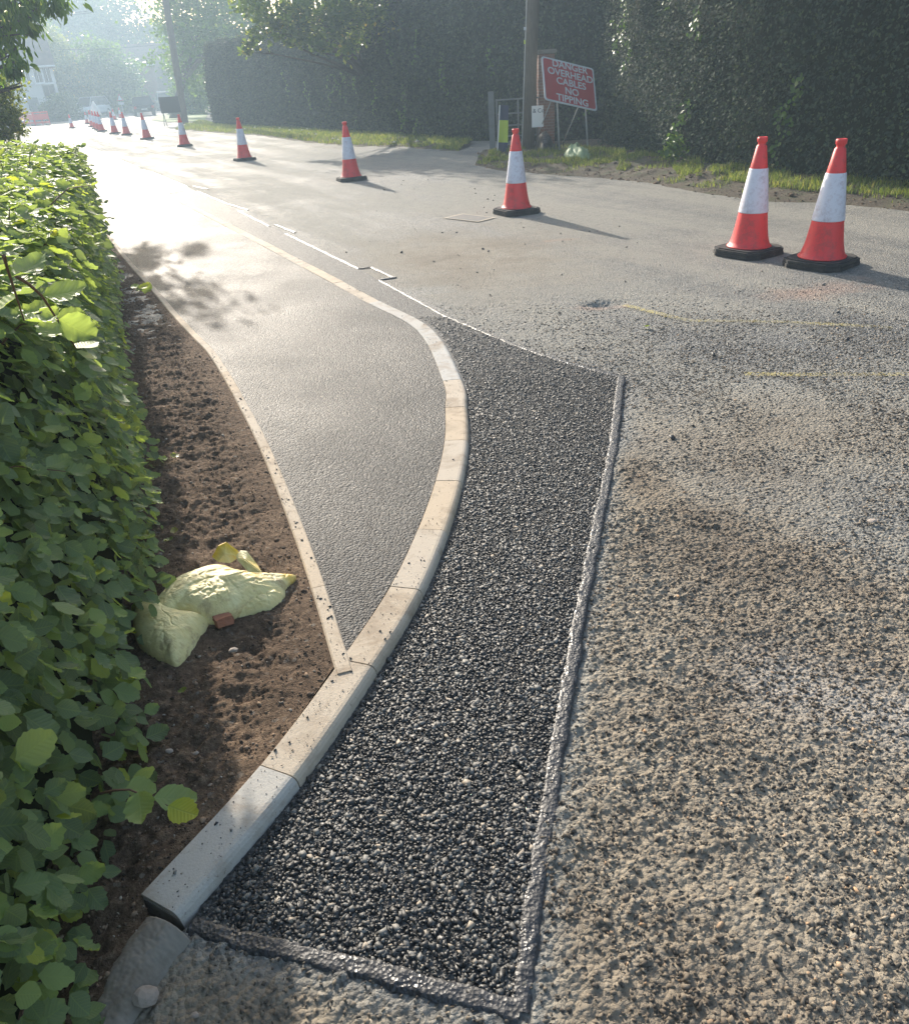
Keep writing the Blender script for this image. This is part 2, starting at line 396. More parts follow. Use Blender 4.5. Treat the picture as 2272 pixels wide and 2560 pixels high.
def spraymat():
    m = bpy.data.materials.new('yellow_spray'); m.use_nodes = True; n = N(m.node_tree, m.node_tree.nodes['Principled BSDF'])
    n.set('Base Color', (.58, .47, .12, 1)); n.set('Roughness', .8)
    f = n.math('MULTIPLY', n.ramp(n.vor(85), [(.28, 1), (.6, 0)]), n.ramp(n.noise(2.2), [(.35, .14), (.65, .85)]))
    n.set('Alpha', f); return m
MT['yline'] = spraymat()

# ------------------------------------------------------------ surveyed lines
JT = [((921,757),(940.5,754.8),.008),((1042.8,824.6),(1067.9,822),.010),((1107.2,951.6),(1150.8,949.3),.036),((1113.4,1018.4),(1165,1019),.044),
      ((1111.5,1100.6),(1163.6,1100.6),.046),((1089,1200.9),(1147.7,1200.9),.050),((1044.6,1322),(1108,1324.4),.054),((975.2,1465.4),(1040.7,1472),.056),
      ((852.2,1648),(933.2,1658.9),.058),((650,1912.5),(743.2,1932.3),.06),((349.6,2236.6),(465.4,2276.3),.06)]
JT = [(a, b, h*.7) for a, b, h in JT[::-1]]                                              # near -> far
KB = [G(*a, h) for a, b, h in JT]; KF = [G(*b, h) for a, b, h in JT]
# even the width out
for i in range(len(KB)):
    d = KF[i]-KB[i]; L = np.linalg.norm(d[:2]); W_ = .112 if i < 9 else .105
    KF[i] = KB[i]+d/L*W_ if L > .02 else KF[i]
farB = [G(x, y, .008) for x, y in [(816,699),(700,637),(570,568),(408,485),(318,439),(250,406),(186,376)]]
farB += [np.array([-18.2, 43.5, .008]), np.array([-21.0, 50.0, .008]), np.array([-25.0, 56.0, .008]), np.array([-33.0, 61.0, .008])]
KB_all = np.array(KB+farB)
def offset(P, d):                                          # to the right of the line for d>0
    P = np.asarray(P, float); t = np.gradient(P[:, :2], axis=0); t /= np.linalg.norm(t, axis=1)[:, None]
    Q = P.copy(); Q[:, 0] += t[:, 1]*d; Q[:, 1] -= t[:, 0]*d; return Q
seal_px = [(1300,2537),(1322,2350),(1356,2100),(1394,1880),(1441,1590),(1494,1317),(1533,1117),(1552,945),(1401.7,904.5),(1286,864),(1116,792.6),(946,700)]
seal_near = [G(x, y) for x, y in seal_px]
SEAL_CORNER = 7
seal_far_px = [(899,673.4),(716,585),(689,570),(597,528),(572,512),(493.7,478.6),(468,467),(384.5,432.3),(358,425.7),(260,382.7),(209,364.5)]
seal_far = [G(x, y) for x, y in seal_far_px]
seal_bot = [G(x, y) for x, y in [(478,2318),(650,2367),(820,2405),(964,2436),(1130,2488),(1300,2537)]]
edge_px = [(834,1664),(777.7,1472),(726.5,1319),(678.5,1192.5),(636,1092),(593.6,1009),(555,937.8),(516.4,878),(485.6,847),(431.5,789),(377.5,723.7),(315.8,654),(277,604)]
def ez(y): return float(np.interp(y, [2, 4.5, 6.5], [.042, .035, .011]))
EO = [G(x, y, ez(G(x, y)[1])) for x, y in edge_px]
EO += [EO[-1]+(np.array([-.43, .903, 0]))*k for k in (1, 3, 8, 16, 26, 36)]
EO = np.array(EO); EI = offset(EO, .052)
# hedge foot line
HB = smooth_line(np.array([(-.72, -.9, 0), (-.76, .3, 0), (-.83, 1.13, 0), (-1.02, 2.06, 0), (-1.34, 3.0, 0), (-1.71, 3.97, 0), (-2.35, 5.7, 0), (-3.2, 8.0, 0), (-4.15, 10.2, 0), (-4.9, 11.6, 0), (-6.3, 12.7, 0), (-9.0, 13.8, 0), (-12.0, 14.6, 0)]), 4)

# ------------------------------------------------------------ setting: ground, road
o = mesh('ground', [(-400, -60, -.05), (400, -60, -.05), (400, 600, -.05), (-400, 600, -.05)], [(0, 1, 2, 3)], MT['verge']); tag(o, 'far ground', kind='structure'); del o['label']

PX0, PX1, PY0, PY1 = -1.4, 3.5, .3, 6.8
def road_height(x, y):
    rough_line = [(.2, 3.9, 0), (.83, 3.42, 0), (1.05, 2.89, 0), (1.58, 2.21, 0), (2.4, 1.6, 0), (4, .8, 0)]
    lim = np.interp(x, [p[0] for p in rough_line], [p[1] for p in rough_line])
    r = 1/(1+np.exp(-(lim-y+.25*(fbm(x*3, y*3, 3, 40)-.5))*9))
    amp = .36+.50*r
    wx = x+.004*(vnoise(x*90, y*90, 3)-.5); wy = y+.004*(vnoise(x*90, y*90, 4)-.5)
    d, rv = worley(wx/.0165, wy/.0165, 2)
    stone = np.clip(1-(d/.75)**2, 0, 1)**.6*(.35+.65*rv)
    d2, rv2 = worley(wx/.027, wy/.027, 21)
    clot = np.clip(1-(d2/.85)**2, 0, 1)*(rv2**1.5)
    f1 = fbm(x*16, y*16, 3, 8); f2 = fbm(x*70, y*70, 3, 11); f3 = fbm(x*240, y*240, 2, 15)
    sand = .35+.75*(f1-.35)
    h = np.maximum(stone, sand+.18*f2)*.0060 + clot*.0090*np.clip((f1-.44)*14, 0, 1) + (f2-.5)*.008 + (f3-.5)*.004
    dsc = seg_dist([(.95, 1.75), (1.25, 1.55)], x, y); smoothp = np.exp(-(dsc/.16)**2)
    h = h*(1-.65*smoothp)
    base = (fbm(x*4, y*4, 3, 30)-.5)*.016*r + (fbm(x*.9, y*.9, 2, 33)-.5)*.01
    h = h*amp + base - .004
    # pothole
    dp = np.hypot((x-1.30)/.16, (y-6.12)/.12)+.7*(fbm(x*14, y*14, 3, 50)-.5)
    h = h - .035*np.clip(1.15-dp, 0, 1)
    return h, r, smoothp
step = .0050
xs = np.arange(PX0, PX1+1e-6, step); ys = np.arange(PY0, PY1+1e-6, step); PX1, PY1 = xs[-1], ys[-1]
Xg, Yg = np.meshgrid(xs, ys, indexing='ij')
# area under the patch, kerb and soil is cut away
front_line = offset(KB_all, .118)
left_poly = [seal_bot[0][:2]] + [p[:2] for p in seal_bot[1:-1]] + [p[:2] for p in seal_near] + [(-1.2, 8.4), (-9, 9), (-9, -2), (-.92, .2), (-.80, .85), (-.74, 1.0)]
cut = inside(left_poly, Xg, Yg)
Hg, rg, smg = road_height(Xg, Yg)
ed = np.minimum.reduce([Xg-PX0, PX1-Xg, Yg-PY0, PY1-Yg]); Hg = Hg*np.clip(ed/.5, 0, 1)
Fg = gridF(len(xs), len(ys)); cm = cut.ravel(); keep = ~(cm[Fg].all(axis=1)); Fg = Fg[keep]
used = np.unique(Fg); remap = np.full(cm.size, -1); remap[used] = np.arange(len(used)); Fg = remap[Fg]
Vn = np.stack([Xg.ravel(), Yg.ravel(), Hg.ravel()], 1)[used]
axx = np.r_[np.linspace(-60, -6, 28)[:-1], np.linspace(-6, PX0, 24)[:-1], np.linspace(PX0, PX1, 10)[:-1], np.linspace(PX1, 8, 12)[:-1], np.linspace(8, 40, 18)]
ayy = np.r_[np.linspace(-6, PY0, 6)[:-1], np.linspace(PY0, PY1, 12)[:-1], np.linspace(PY1, 20, 40)[:-1], np.linspace(20, 130, 60)]
Xc, Yc = np.meshgrid(axx, ayy, indexing='ij'); Fc = gridF(len(axx), len(ayy))
cx = Xc.ravel()[Fc].mean(1); cy = Yc.ravel()[Fc].mean(1)
Fc = Fc[~((cx > PX0) & (cx < PX1) & (cy > PY0) & (cy < PY1))]
Vc = np.stack([Xc.ravel(), Yc.ravel(), np.zeros(Xc.size)], 1)
V = np.vstack([Vn, Vc]); F = np.vstack([Fg, Fc+len(Vn)])
x, y = V[:, 0], V[:, 1]
dust = np.zeros(len(V)); dust[:len(Vn)] = (.24*rg-.02).ravel()[used]
rust = np.zeros(len(V)); sr_ = [p[:2] for p in seal_bot]+[p[:2] for p in seal_near[1:]]
for (px, py, rr, s) in [(1470,600,.45,.45),(2020,733,.7,.55),(1280,690,.6,.30),(1500,765,.35,.6),(1420,594,.3,.5),(2200,690,.6,.3),(1190,1120,.2,0)]:
    c = G(px, py); rust += s*np.exp(-(((x-c[0])/rr)**2+((y-c[1])/(rr*.5))**2))
pale = np.zeros(len(V)); pale[:len(Vn)] = (smg*.55).ravel()[used]
dust -= .30*np.exp(-(seg_dist(sr_, x, y)/.07)**2)
c = G(1700, 1120); dust += .18*np.exp(-(((x-c[0]-.3)/1.1)**2+((y-c[1])/.7)**2))
c = G(1150, 640); dust += .20*np.exp(-(((x-c[0])/1.2)**2+((y-c[1])/1.6)**2))
c = G(2000, 860); dust -= .22*np.exp(-(((x-c[0]-.6)/1.6)**2+((y-c[1]-.1)/.6)**2))
o = mesh('road', V, F, MT['road'], smooth=True, attrs=dict(dust=dust, rust=rust, pale=pale)); tag(o, kind='structure')

# fresh asphalt trench patch between kerb and road
kfl = offset(smooth_line(KB_all, 6), .10); kfl[:, 2] = .004
kst = offset(smooth_line(KB_all, 6), .134)
def split_at(P, pt):
    i = int(np.argmin(np.hypot(P[:, 0]-pt[0], P[:, 1]-pt[1]))); return P[:i+1], P[i:]
ka, kb = split_at(kfl, KF[8])
ka = np.vstack([[seal_bot[0][0]+.0, seal_bot[0][1], .004], ka[2:]])
sr1 = np.array(seal_near[:SEAL_CORNER+1]); sr2 = np.array(seal_near[SEAL_CORNER:]+seal_far+[np.array([-17.4, 43.5, 0]), np.array([-20, 50, 0])])
nA = 520
A1 = resample(ka, nA); B1 = resample(sr1, nA); A1[:, 2] = B1[:, 2] = .004
# lower edge follows the bottom seal
Gp = ribbon(A1, B1, 150)
bot = resample(np.array(seal_bot), 150)
fade = np.clip(1-np.linspace(0, 1, nA)*6, 0, 1)[:, None]
Gp[:, :, 1] += (bot[None, :, 1]-(Gp[0:1, :, 1]))*fade; Gp[:, :, 0] += (bot[None, :, 0]-(Gp[0:1, :, 0]))*fade
d, rv = worley(Gp[:, :, 0]/.013, Gp[:, :, 1]/.013, 61)
Gp[:, :, 2] = .002+.005*np.clip(1-(d/.8)**2, 0, 1)*rv
kb2 = kb[kb[:, 1] < 50.5]
A2 = resample(kb2, 400); B2 = resample(sr2, 400)
fa = np.clip((np.linspace(0, 1, 400))*25, 0, 1)[:, None]
G2 = ribbon(A2, B2, 12); G2[:, :, 2] = .005
o = mesh('asphalt_patch', np.vstack([Gp.reshape(-1, 3), G2.reshape(-1, 3)]), np.vstack([gridF(nA, 150), gridF(400, 12)+nA*150]), MT['patch'], smooth=True)
tag(o, kind='structure')
# loose-faced chippings bedded in the fresh patch
t = (1+5**.5)/2
IV = np.array([(-1,t,0),(1,t,0),(-1,-t,0),(1,-t,0),(0,-1,t),(0,1,t),(0,-1,-t),(0,1,-t),(t,0,-1),(t,0,1),(-t,0,-1),(-t,0,1)])/1.9
IF = np.array([(0,11,5),(0,5,1),(0,1,7),(0,7,10),(0,10,11),(1,5,9),(5,11,4),(11,10,2),(10,7,6),(7,1,8),(3,9,4),(3,4,2),(3,2,6),(3,6,8),(3,8,9),(4,9,5),(2,4,11),(6,2,10),(8,6,7),(9,8,1)])
def rot_rand(n, tilt=1.0):
    a = rng.uniform(0, 2*np.pi, n); ax = rng.normal(0, .35*tilt, n); ay = rng.normal(0, .35*tilt, n)
    ca, sa = np.cos(a), np.sin(a); Rz = np.zeros((n, 3, 3)); Rz[:, 0, 0] = ca; Rz[:, 0, 1] = -sa; Rz[:, 1, 0] = sa; Rz[:, 1, 1] = ca; Rz[:, 2, 2] = 1
    cx_, sx = np.cos(ax), np.sin(ax); Rx = np.zeros((n, 3, 3)); Rx[:, 0, 0] = 1; Rx[:, 1, 1] = cx_; Rx[:, 1, 2] = -sx; Rx[:, 2, 1] = sx; Rx[:, 2, 2] = cx_
    cy_, sy = np.cos(ay), np.sin(ay); Ry = np.zeros((n, 3, 3)); Ry[:, 1, 1] = 1; Ry[:, 0, 0] = cy_; Ry[:, 0, 2] = sy; Ry[:, 2, 0] = -sy; Ry[:, 2, 2] = cy_
    return Ry @ Rx @ Rz
CV = np.array([(-1,-1,-1),(1,-1,-1),(1,1,-1),(-1,1,-1),(-1,-1,1),(1,-1,1),(1,1,1),(-1,1,1)])*.72
CF = np.array([(0,3,2),(0,2,1),(4,5,6),(4,6,7),(0,1,5),(0,5,4),(1,2,6),(1,6,5),(2,3,7),(2,7,6),(3,0,4),(3,4,7)])
def pebbles(name, P, size, flat, mat_, label=None, cat=None, kind='stuff', tilt=1.0, angular=False):
    n = len(P); size = np.broadcast_to(size, n)
    PV, PF = (CV, CF) if angular else (IV, IF); k = len(PV)
    V = PV[None]*(1+(rng.uniform(-.62, .30, (n, k, 3)) if angular else rng.uniform(-.38, .34, (n, k, 1))))
    if angular:                                                # crushed stone: irregular blocks, top corners drawn in
        V[:, 4:, :2] *= rng.uniform(.55, 1.0, (n, 4, 1))
    V = V*np.stack([size*rng.uniform(.8, 1.5, n), size*rng.uniform(.6, 1.05, n), size*flat*rng.uniform(.7, 1.3, n)], 1)[:, None, :]
    V = np.einsum('nij,nkj->nki', rot_rand(n, tilt), V)+P[:, None, :]
    F = PF[None]+(np.arange(n)*k)[:, None, None]
    o = mesh(name, V.reshape(-1, 3), F.reshape(-1, 3), mat_, attrs=dict(rnd=np.repeat(rng.random(n), k)))
    return tag(o, label, cat, kind=kind)
# jittered hex placement inside the near patch polygon
def hexfill(poly, sp, jit=.3):
    poly = np.asarray(poly)[:, :2]; x0, y0 = poly.min(0); x1, y1 = poly.max(0)
    a = np.arange(x0, x1, sp); b = np.arange(y0, y1, sp*.87); X, Y_ = np.meshgrid(a, b); X = X+(np.arange(len(b)) % 2)[:, None]*sp*.5
    X = X+rng.uniform(-jit, jit, X.shape)*sp; Y_ = Y_+rng.uniform(-jit, jit, Y_.shape)*sp
    X, Y_ = X.ravel(), Y_.ravel(); m = inside(poly, X, Y_); return np.stack([X[m], Y_[m]], 1)
i2 = int(np.argmin(np.abs(kfl[:, 1]-6.2)))
pl = [s[:2] for s in seal_bot]+[s[:2] for s in seal_near[1:SEAL_CORNER+4]]+[k[:2] for k in kst[2:i2][::-1]]
Q = hexfill(pl, .0104, .45); n_ = len(Q)
Q = Q[rng.random(n_) < np.clip((7.0-Q[:, 1])/3.0, 0, 1)]; n_ = len(Q); sz = rng.choice([.0026, .0042, .0066, .0100], n_, p=[.38, .28, .21, .13])*np.interp(Q[:, 1], [2, 5], [1, .8])
P = np.column_stack([Q, .0098+rng.uniform(-.0014, .0006, n_)-sz*.50])
pebbles('asphalt_chippings', P, sz*1.35, .55, MT['stones'], 'coarse black bitumen coated chippings of the fresh road patch', 'chippings', tilt=.38, angular=True)

# footway
fa_ = smooth_line(EI, 5); fb_ = offset(smooth_line(KB_all, 6), -.002)
fa_ = fa_[fa_[:, 1] < 44]; fb_ = fb_[(fb_[:, 1] < 52)]
i0 = int(np.argmin(np.hypot(fb_[:, 0]-EI[0][0], fb_[:, 1]-EI[0][1]))); fb_ = fb_[i0:]
# pair by distance along so that the two edges run together
na = 700; tt = np.linspace(0, 1, na)**1.6
A = resample(fa_, tt); B = resample(fb_, tt)
Gf = ribbon(A, B, 40); Gf[:, :, 2] += (fbm(Gf[:, :, 0]*2.2, Gf[:, :, 1]*2.2, 2, 70)-.5)*.005-.003
# far end fans out into the side road
Ef = np.array([[-18.2, 43, .006], [-27, 57, .006], [-38, 62, .006], [-38, 50, .006], [-22, 40, .006]])
o = mesh('footway', Gf.reshape(-1, 3), gridF(na, 40), MT['foot'], smooth=True); tag(o, kind='structure')

# kerbs
def kerb_units(name, backs, width, joints, hfun, drop, tones, gap=.004, nose=.018, flip=1):
    V = []; F = []; tone = []
    for u in range(len(joints)-1):
        seg = joints[u]
        P = backs[seg[0]:seg[1]+1] if isinstance(seg, tuple) else None
    return
dense = smooth_line(KB_all, 10)                            # joints fall every 10th sample for the near ones
dl = np.r_[0, np.cumsum(np.linalg.norm(np.diff(dense[:, :2], axis=0), axis=1))]
cuts = [dl[10*i] for i in range(11)]
while cuts[-1] < dl[-1]-1: cuts.append(cuts[-1]+.914)
tg = np.gradient(dense[:, :2], axis=0); tg /= np.linalg.norm(tg, axis=1)[:, None]
V = []; F = []; tone = []
for u in range(len(cuts)-1):
    a, b = cuts[u]+.0022, cuts[u+1]-.0022; ns = 7
    s = np.linspace(a, b, ns); c = np.stack([np.interp(s, dl, dense[:, k]) for k in range(3)], 1)
    tt_ = np.stack([np.interp(s, dl, tg[:, k]) for k in range(2)], 1); tt_ /= np.linalg.norm(tt_, axis=1)[:, None]
    wd = .118
    dz = rng.uniform(-.0012, .0012); tn = .1+rng.random()*.35
    if u == 8: tn = 1.0
    if u == 9: tn = .9
    if u in (0,): tn = .95
    base = len(V)
    prof = [(0, -.08), (0, -.003), (.003, 0), (wd-.022, 0), (wd-.012, -.002), (wd-.004, -.007), (wd+.002, -.016), (wd+.008, -.045), (wd+.012, -.09)]
    for i in range(ns):
        rx, ry = tt_[i][1], -tt_[i][0]
        for (q, z) in prof:
            V.append((c[i][0]+rx*q, c[i][1]+ry*q, c[i][2]+z+dz)); tone.append(tn)
    k = len(prof)
    for i in range(ns-1):
        for j in range(k-1): F.append((base+i*k+j, base+i*k+j+1, base+(i+1)*k+j+1, base+(i+1)*k+j))
    F.append(tuple(base+j for j in range(k-1, -1, -1))); F.append(tuple(base+(ns-1)*k+j for j in range(k)))
o = mesh('footway_kerb', V, F, MT['kerb'], attrs=dict(tone=tone)); tag(o, kind='structure')
# mortar bed under the joints
q = offset(dense, .006); q2 = offset(dense, .115); q[:, 2] -= .012; q2[:, 2] -= .014
o = mesh('kerb_bed', ribbon(q, q2, 2).reshape(-1, 3), gridF(len(q), 2), MT['oldkerb']); tag(o, kind='structure')
# edging along the soil
dense = smooth_line(EO, 8); dl = np.r_[0, np.cumsum(np.linalg.norm(np.diff(dense[:, :2], axis=0), axis=1))]
tg = np.gradient(dense[:, :2], axis=0); tg /= np.linalg.norm(tg, axis=1)[:, None]
cuts = [0, dl[8]]
while cuts[-1] < dl[-1]-1: cuts.append(cuts[-1]+(.46 if cuts[-1] < 3.2 else .914))
V = []; F = []; tone = []
for u in range(len(cuts)-1):
    s = np.linspace(cuts[u]+(.0015 if u else -.03), cuts[u+1]-.0015, 6); c = np.stack([np.interp(s, dl, dense[:, k]) for k in range(3)], 1)
    tt_ = np.stack([np.interp(s, dl, tg[:, k]) for k in range(2)], 1)
    if u == 0: c[0][:2] = dense[0][:2]-tg[0]*.045
    base = len(V); tn = rng.random()*.3+.15; wd = .052
    prof = [(0, -.10), (0, -.006), (.006, 0), (wd-.004, 0), (wd, -.004), (wd, -.08)]
    for i in range(6):
        rx, ry = tt_[i][1], -tt_[i][0]
        for (q, z) in prof: V.append((c[i][0]+rx*q, c[i][1]+ry*q, c[i][2]+z+.002)); tone.append(tn)
    k = len(prof)
    for i in range(5):
        for j in range(k-1): F.append((base+i*k+j, base+i*k+j+1, base+(i+1)*k+j+1, base+(i+1)*k+j))
    F.append(tuple(base+j for j in range(k-1, -1, -1))); F.append(tuple(base+5*k+j for j in range(k)))
o = mesh('edging_kerb', V, F, MT['kerb'], attrs=dict(tone=tone)); tag(o, kind='structure')

# soil bed between hedge and kerbs
right = np.vstack([[(-.70, -.9, .0)], [(-.80, .5, .005)], [(-.79, .85, .012)], [(-.73, 1.07, .022)], np.array(KB[:2])+[.006, -.004, -.008], EO[:-4]+[0, 0, -.006]])
def soil_noise(x, y):
    lump = fbm(x*7, y*11, 4, 90); f = fbm(x*45, y*45, 4, 95); d, rv = worley(x/.03, y/.03, 99)
    d2, r2 = worley(x/.075, y/.075, 97); f4 = fbm(x*110, y*110, 2, 93); rg_ = 1-np.abs(fbm(x*13, y*19, 4, 92)-.5)*4; return (lump-.5)*.055 + rg_*.009 + (f-.5)*.024 + (f4-.5)*.013 + np.clip(1-(d/.6)**2, 0, 1)*.011*rv
nS = 1400; tt = np.linspace(0, 1, nS)**1.7
R_ = resample(right, tt); yv = R_[:, 1]
hx = np.interp(yv, HB[:, 1], HB[:, 0])-.6
L_ = np.column_stack([hx, yv, R_[:, 2]+.015])
Gs = ribbon(L_, R_, 130); u = np.linspace(0, 1, 130)[None, :]
near_edge = np.clip((1-u)*6, 0, 1)
sn = soil_noise(Gs[:, :, 0], Gs[:, :, 1])
Gs[:, :, 2] += sn*near_edge*np.clip(.35+.8*fbm(Gs[:, :, 0]*2, Gs[:, :, 1]*2, 2, 5)*1.4, 0, 1) - .012*near_edge
o = mesh('soil', Gs.reshape(-1, 3), gridF(nS, 130), MT['soil'], smooth=True); tag(o, kind='structure')
# broad ground left of the hedge
o = mesh('garden_ground', [(-60, -6, .01), (-1.3, -6, .01), (-1.3, 1, .01), (-4.9, 11.2, .012), (-6.5, 13.2, .012), (-12, 15.6, .012), (-60, 30, .012)], [tuple(range(7))], MT['verge']); tag(o, kind='structure')

# old sunken kerb at the near end
pts = np.array([G(412, 2300, .038), G(345, 2395, .03), G(290, 2490, .022), G(225, 2620, .01), G(120, 2800, .0)])
dn_ = smooth_line(pts, 8); lft = offset(dn_, .060); rgt = offset(dn_, -.085)
Gk = ribbon(resample(lft, 160), resample(rgt, 160), 40); uu = np.linspace(0, 1, 40)[None, :]
Gk[:, :, 2] += .012-.05*(2*np.abs(uu-.42))**3*(.6+.8*fbm(Gk[:, :, 0]*9, Gk[:, :, 1]*9, 2, 31))+(fbm(Gk[:, :, 0]*40, Gk[:, :, 1]*40, 4, 3)-.5)*.005+(fbm(Gk[:, :, 0]*170, Gk[:, :, 1]*170, 2, 4)-.5)*.004-.016*np.clip((uu*-1+.45)*2, 0, 1)*np.linspace(.3, 1.6, 160)[:, None]
Gk[:3, :, 2] -= np.array([.03, .012, .003])[:, None]
o = mesh('old_kerb', Gk.reshape(-1, 3), gridF(160, 40), MT['oldkerb'], smooth=True); tag(o, kind='structure')

# bitumen joint seal
def seal_ribbon(name, P, w, closed=False, z=.009):
    P = np.asarray(P, float)
    L = np.linalg.norm(np.diff(P, axis=0), axis=1).sum(); n = int(max(8, L/.006)) if L < 6 else int(L/.03)
    Q = resample(P, n); s = np.linspace(0, L, n)
    wob = (fbm(s*9, s*0+3, 3, 12)-.5)*.010; ww = w*(.82+.4*fbm(s*20, s*0+8, 2, 14))
    A_ = offset(Q, -1); T_ = A_-Q
    A_ = Q+T_*(ww/2+wob)[:, None]; B_ = Q-T_*(ww/2-wob)[:, None]
    Gm = ribbon(A_, B_, 11); Gm[:, :, 2] = z+.002*np.array([-3.6, -.8, .2, .6, .5, .5, .5, .6, .2, -.8, -3.6])[None, :]+(fbm(Gm[:, :, 0]*75, Gm[:, :, 1]*75, 3, 16)-.5)*.0055
    o = mesh(name, Gm.reshape(-1, 3), gridF(n, 11), MT['seal'], smooth=True); return tag(o, kind='structure')
def arr(l): return np.array([G(x, y) for x, y in l])
seal_ribbon('joint_seal', resample(np.array(seal_near[:8]), 60), .050, z=.010)
seal_ribbon('joint_seal', np.array(seal_near[7:]), .034)
seal_ribbon('joint_seal', resample(np.array(seal_bot), 40), .050, z=.010)
for run in ([(899,673.4),(716,585)], [(928,669),(987,694.6),(950,700)], [(689.6,562),(738,582)], [(674,566),(597,528)], [(576,511.7),(621,525.5)],
            [(572.8,511.5),(493.7,478.6)], [(483.7,465.4),(520,473)], [(468.8,467),(384.5,432.3),(358,425.7)], [(348,421),(260,382.7),(209,364.5)], [(899,673.4),(928,669)], [(950,700),(946,702)]):
    wd = .045 if run[0][0] != 899 or run[1][0] < 800 else .02
    seal_ribbon('joint_seal', arr(run), wd, z=.011)

# yellow survey spray lines
for run in ([(1560,765),(1640,785),(1720,803),(1800,805),(1960,808),(2230,822)], [(1860,938),(2000,940),(2272,939),(2420,940)]):
    P = smooth_line(arr(run), 6); Gm = ribbon(offset(P, .03), offset(P, -.03), 3); Gm[:, :, 2] = .0085+.0025
    o = mesh('spray_line', Gm.reshape(-1, 3), gridF(len(P), 3), MT['yline']); tag(o, kind='structure')

# right-hand verge banks
def bank(name, foot, back, zb, seed, nn=420, mm=48):
    A = resample(np.array(foot), nn); B = resample(np.array(back), nn); Gm = ribbon(A, B, mm); u = np.linspace(0, 1, mm)[None, :]
    Gm[:, :, 2] = -.02+zb*np.clip(u*2.2, 0, 1)**.8+(fbm(Gm[:, :, 0]*3, Gm[:, :, 1]*3, 5, seed)-.5)*.13*np.clip(u*5, 0, 1)
    o = mesh(name, Gm.reshape(-1, 3), gridF(nn, mm), MT['verge'], smooth=True); tag(o, kind='structure'); return Gm
v1f = arr([(1186,412),(1240,428),(1400,441),(1500,447),(1600,459),(1760,487),(1918,507),(2118,515),(2272,533),(2500,560)])
v1f = np.vstack([v1f, [[8.5, 5.5, 0], [10.5, 1, 0]]])
v1b = np.array([(1.25, 18.9, 0), (2.4, 20.2, 0), (3.9, 19.6, 0), (4.6, 18.4, 0), (5.6, 15.5, 0), (6.8, 12.6, 0), (8.2, 9.6, 0), (10, 6.5, 0), (12, 3, 0), (13.5, 0, 0)])
bk1 = bank('verge', v1f, v1b, .16, 120)
v2f = arr([(1140,380),(990,368),(894,368.5),(797,363),(643,340),(458,328),(428,326)])
v2b = arr([(1130,366),(990,354),(897,343),(797,336),(643,322),(512,314),(470,306)])
bk2 = bank('verge', v2f, v2b+np.array([.6, .6, 0]), .08, 130)
# lawn across the side entrance
lw = arr([(378,300),(420,305),(512,303),(520,285),(440,283),(395,287)]); lw = np.vstack([lw[:, :]]); lw[:, 2] = .03
o = mesh('lawn', lw, [tuple(range(len(lw)-1, -1, -1))], mat('lawn', build=lambda n: (n.set('Base Color', n.ramp(n.noise(6), [(.3, (.08, .15, .03)), (.7, (.14, .22, .05))])), n.set('Roughness', .9)))); tag(o, kind='structure')

# grass blades
def blades(name, P, h, wdt, label):
    n = len(P); a = rng.uniform(0, 2*np.pi, n); h = h*rng.uniform(.5, 1.3, n); lean = rng.normal(0, .35, (n, 2))
    dx = np.cos(a)*wdt; dy = np.sin(a)*wdt
    V = np.zeros((n, 5, 3)); V[:, 0] = P+np.stack([dx, dy, 0*a], 1); V[:, 1] = P-np.stack([dx, dy, 0*a], 1)
    mid = P+np.stack([lean[:, 0]*h*.35, lean[:, 1]*h*.35, h*.55], 1)
    V[:, 2] = mid-np.stack([dx, dy, 0*a], 1)*.7; V[:, 3] = mid+np.stack([dx, dy, 0*a], 1)*.7
    V[:, 4] = P+np.stack([lean[:, 0]*h, lean[:, 1]*h, h*(1-.25*np.abs(lean).sum(1))], 1)
    b = (np.arange(n)*5)[:, None]; F = np.vstack([b+np.array([[0, 1, 2]]), b+np.array([[0, 2, 3]]), b+np.array([[3, 2, 4]])])
    o = mesh(name, V.reshape(-1, 3), F, MT['grass'], attrs=dict(rnd=np.repeat(rng.random(n), 5))); return tag(o, label, 'grass', kind='stuff')
def on_bank(Gm, n, u0, u1, clump=0, seed=0):
    i = rng.uniform(0, Gm.shape[0]-1.01, n*3); j = rng.uniform(u0, u1, n*3)*(Gm.shape[1]-1.01)
    ii, jj = i.astype(int), j.astype(int); fi = (i-ii)[:, None]; fj = (j-jj)[:, None]
    P = (Gm[ii, jj]*(1-fi)+Gm[ii+1, jj]*fi)*(1-fj)+(Gm[ii, jj+1]*(1-fi)+Gm[ii+1, jj+1]*fi)*fj
    m = fbm(P[:, 0]*2.2, P[:, 1]*2.2, 3, seed) > clump; return P[m][:n]
blades('grass', on_bank(bk1, 26000, .20, .62, .47, 3), .095, .0042, 'bright tufts of grass on the bank by the hedge')
blades('grass', on_bank(bk1, 5000, .08, .4, .58, 4), .07, .004, 'sparse short grass low on the earth bank')
blades('grass', on_bank(bk2, 22000, .12, 1, .30, 5), .11, .007, 'grass strip along the far hedge')

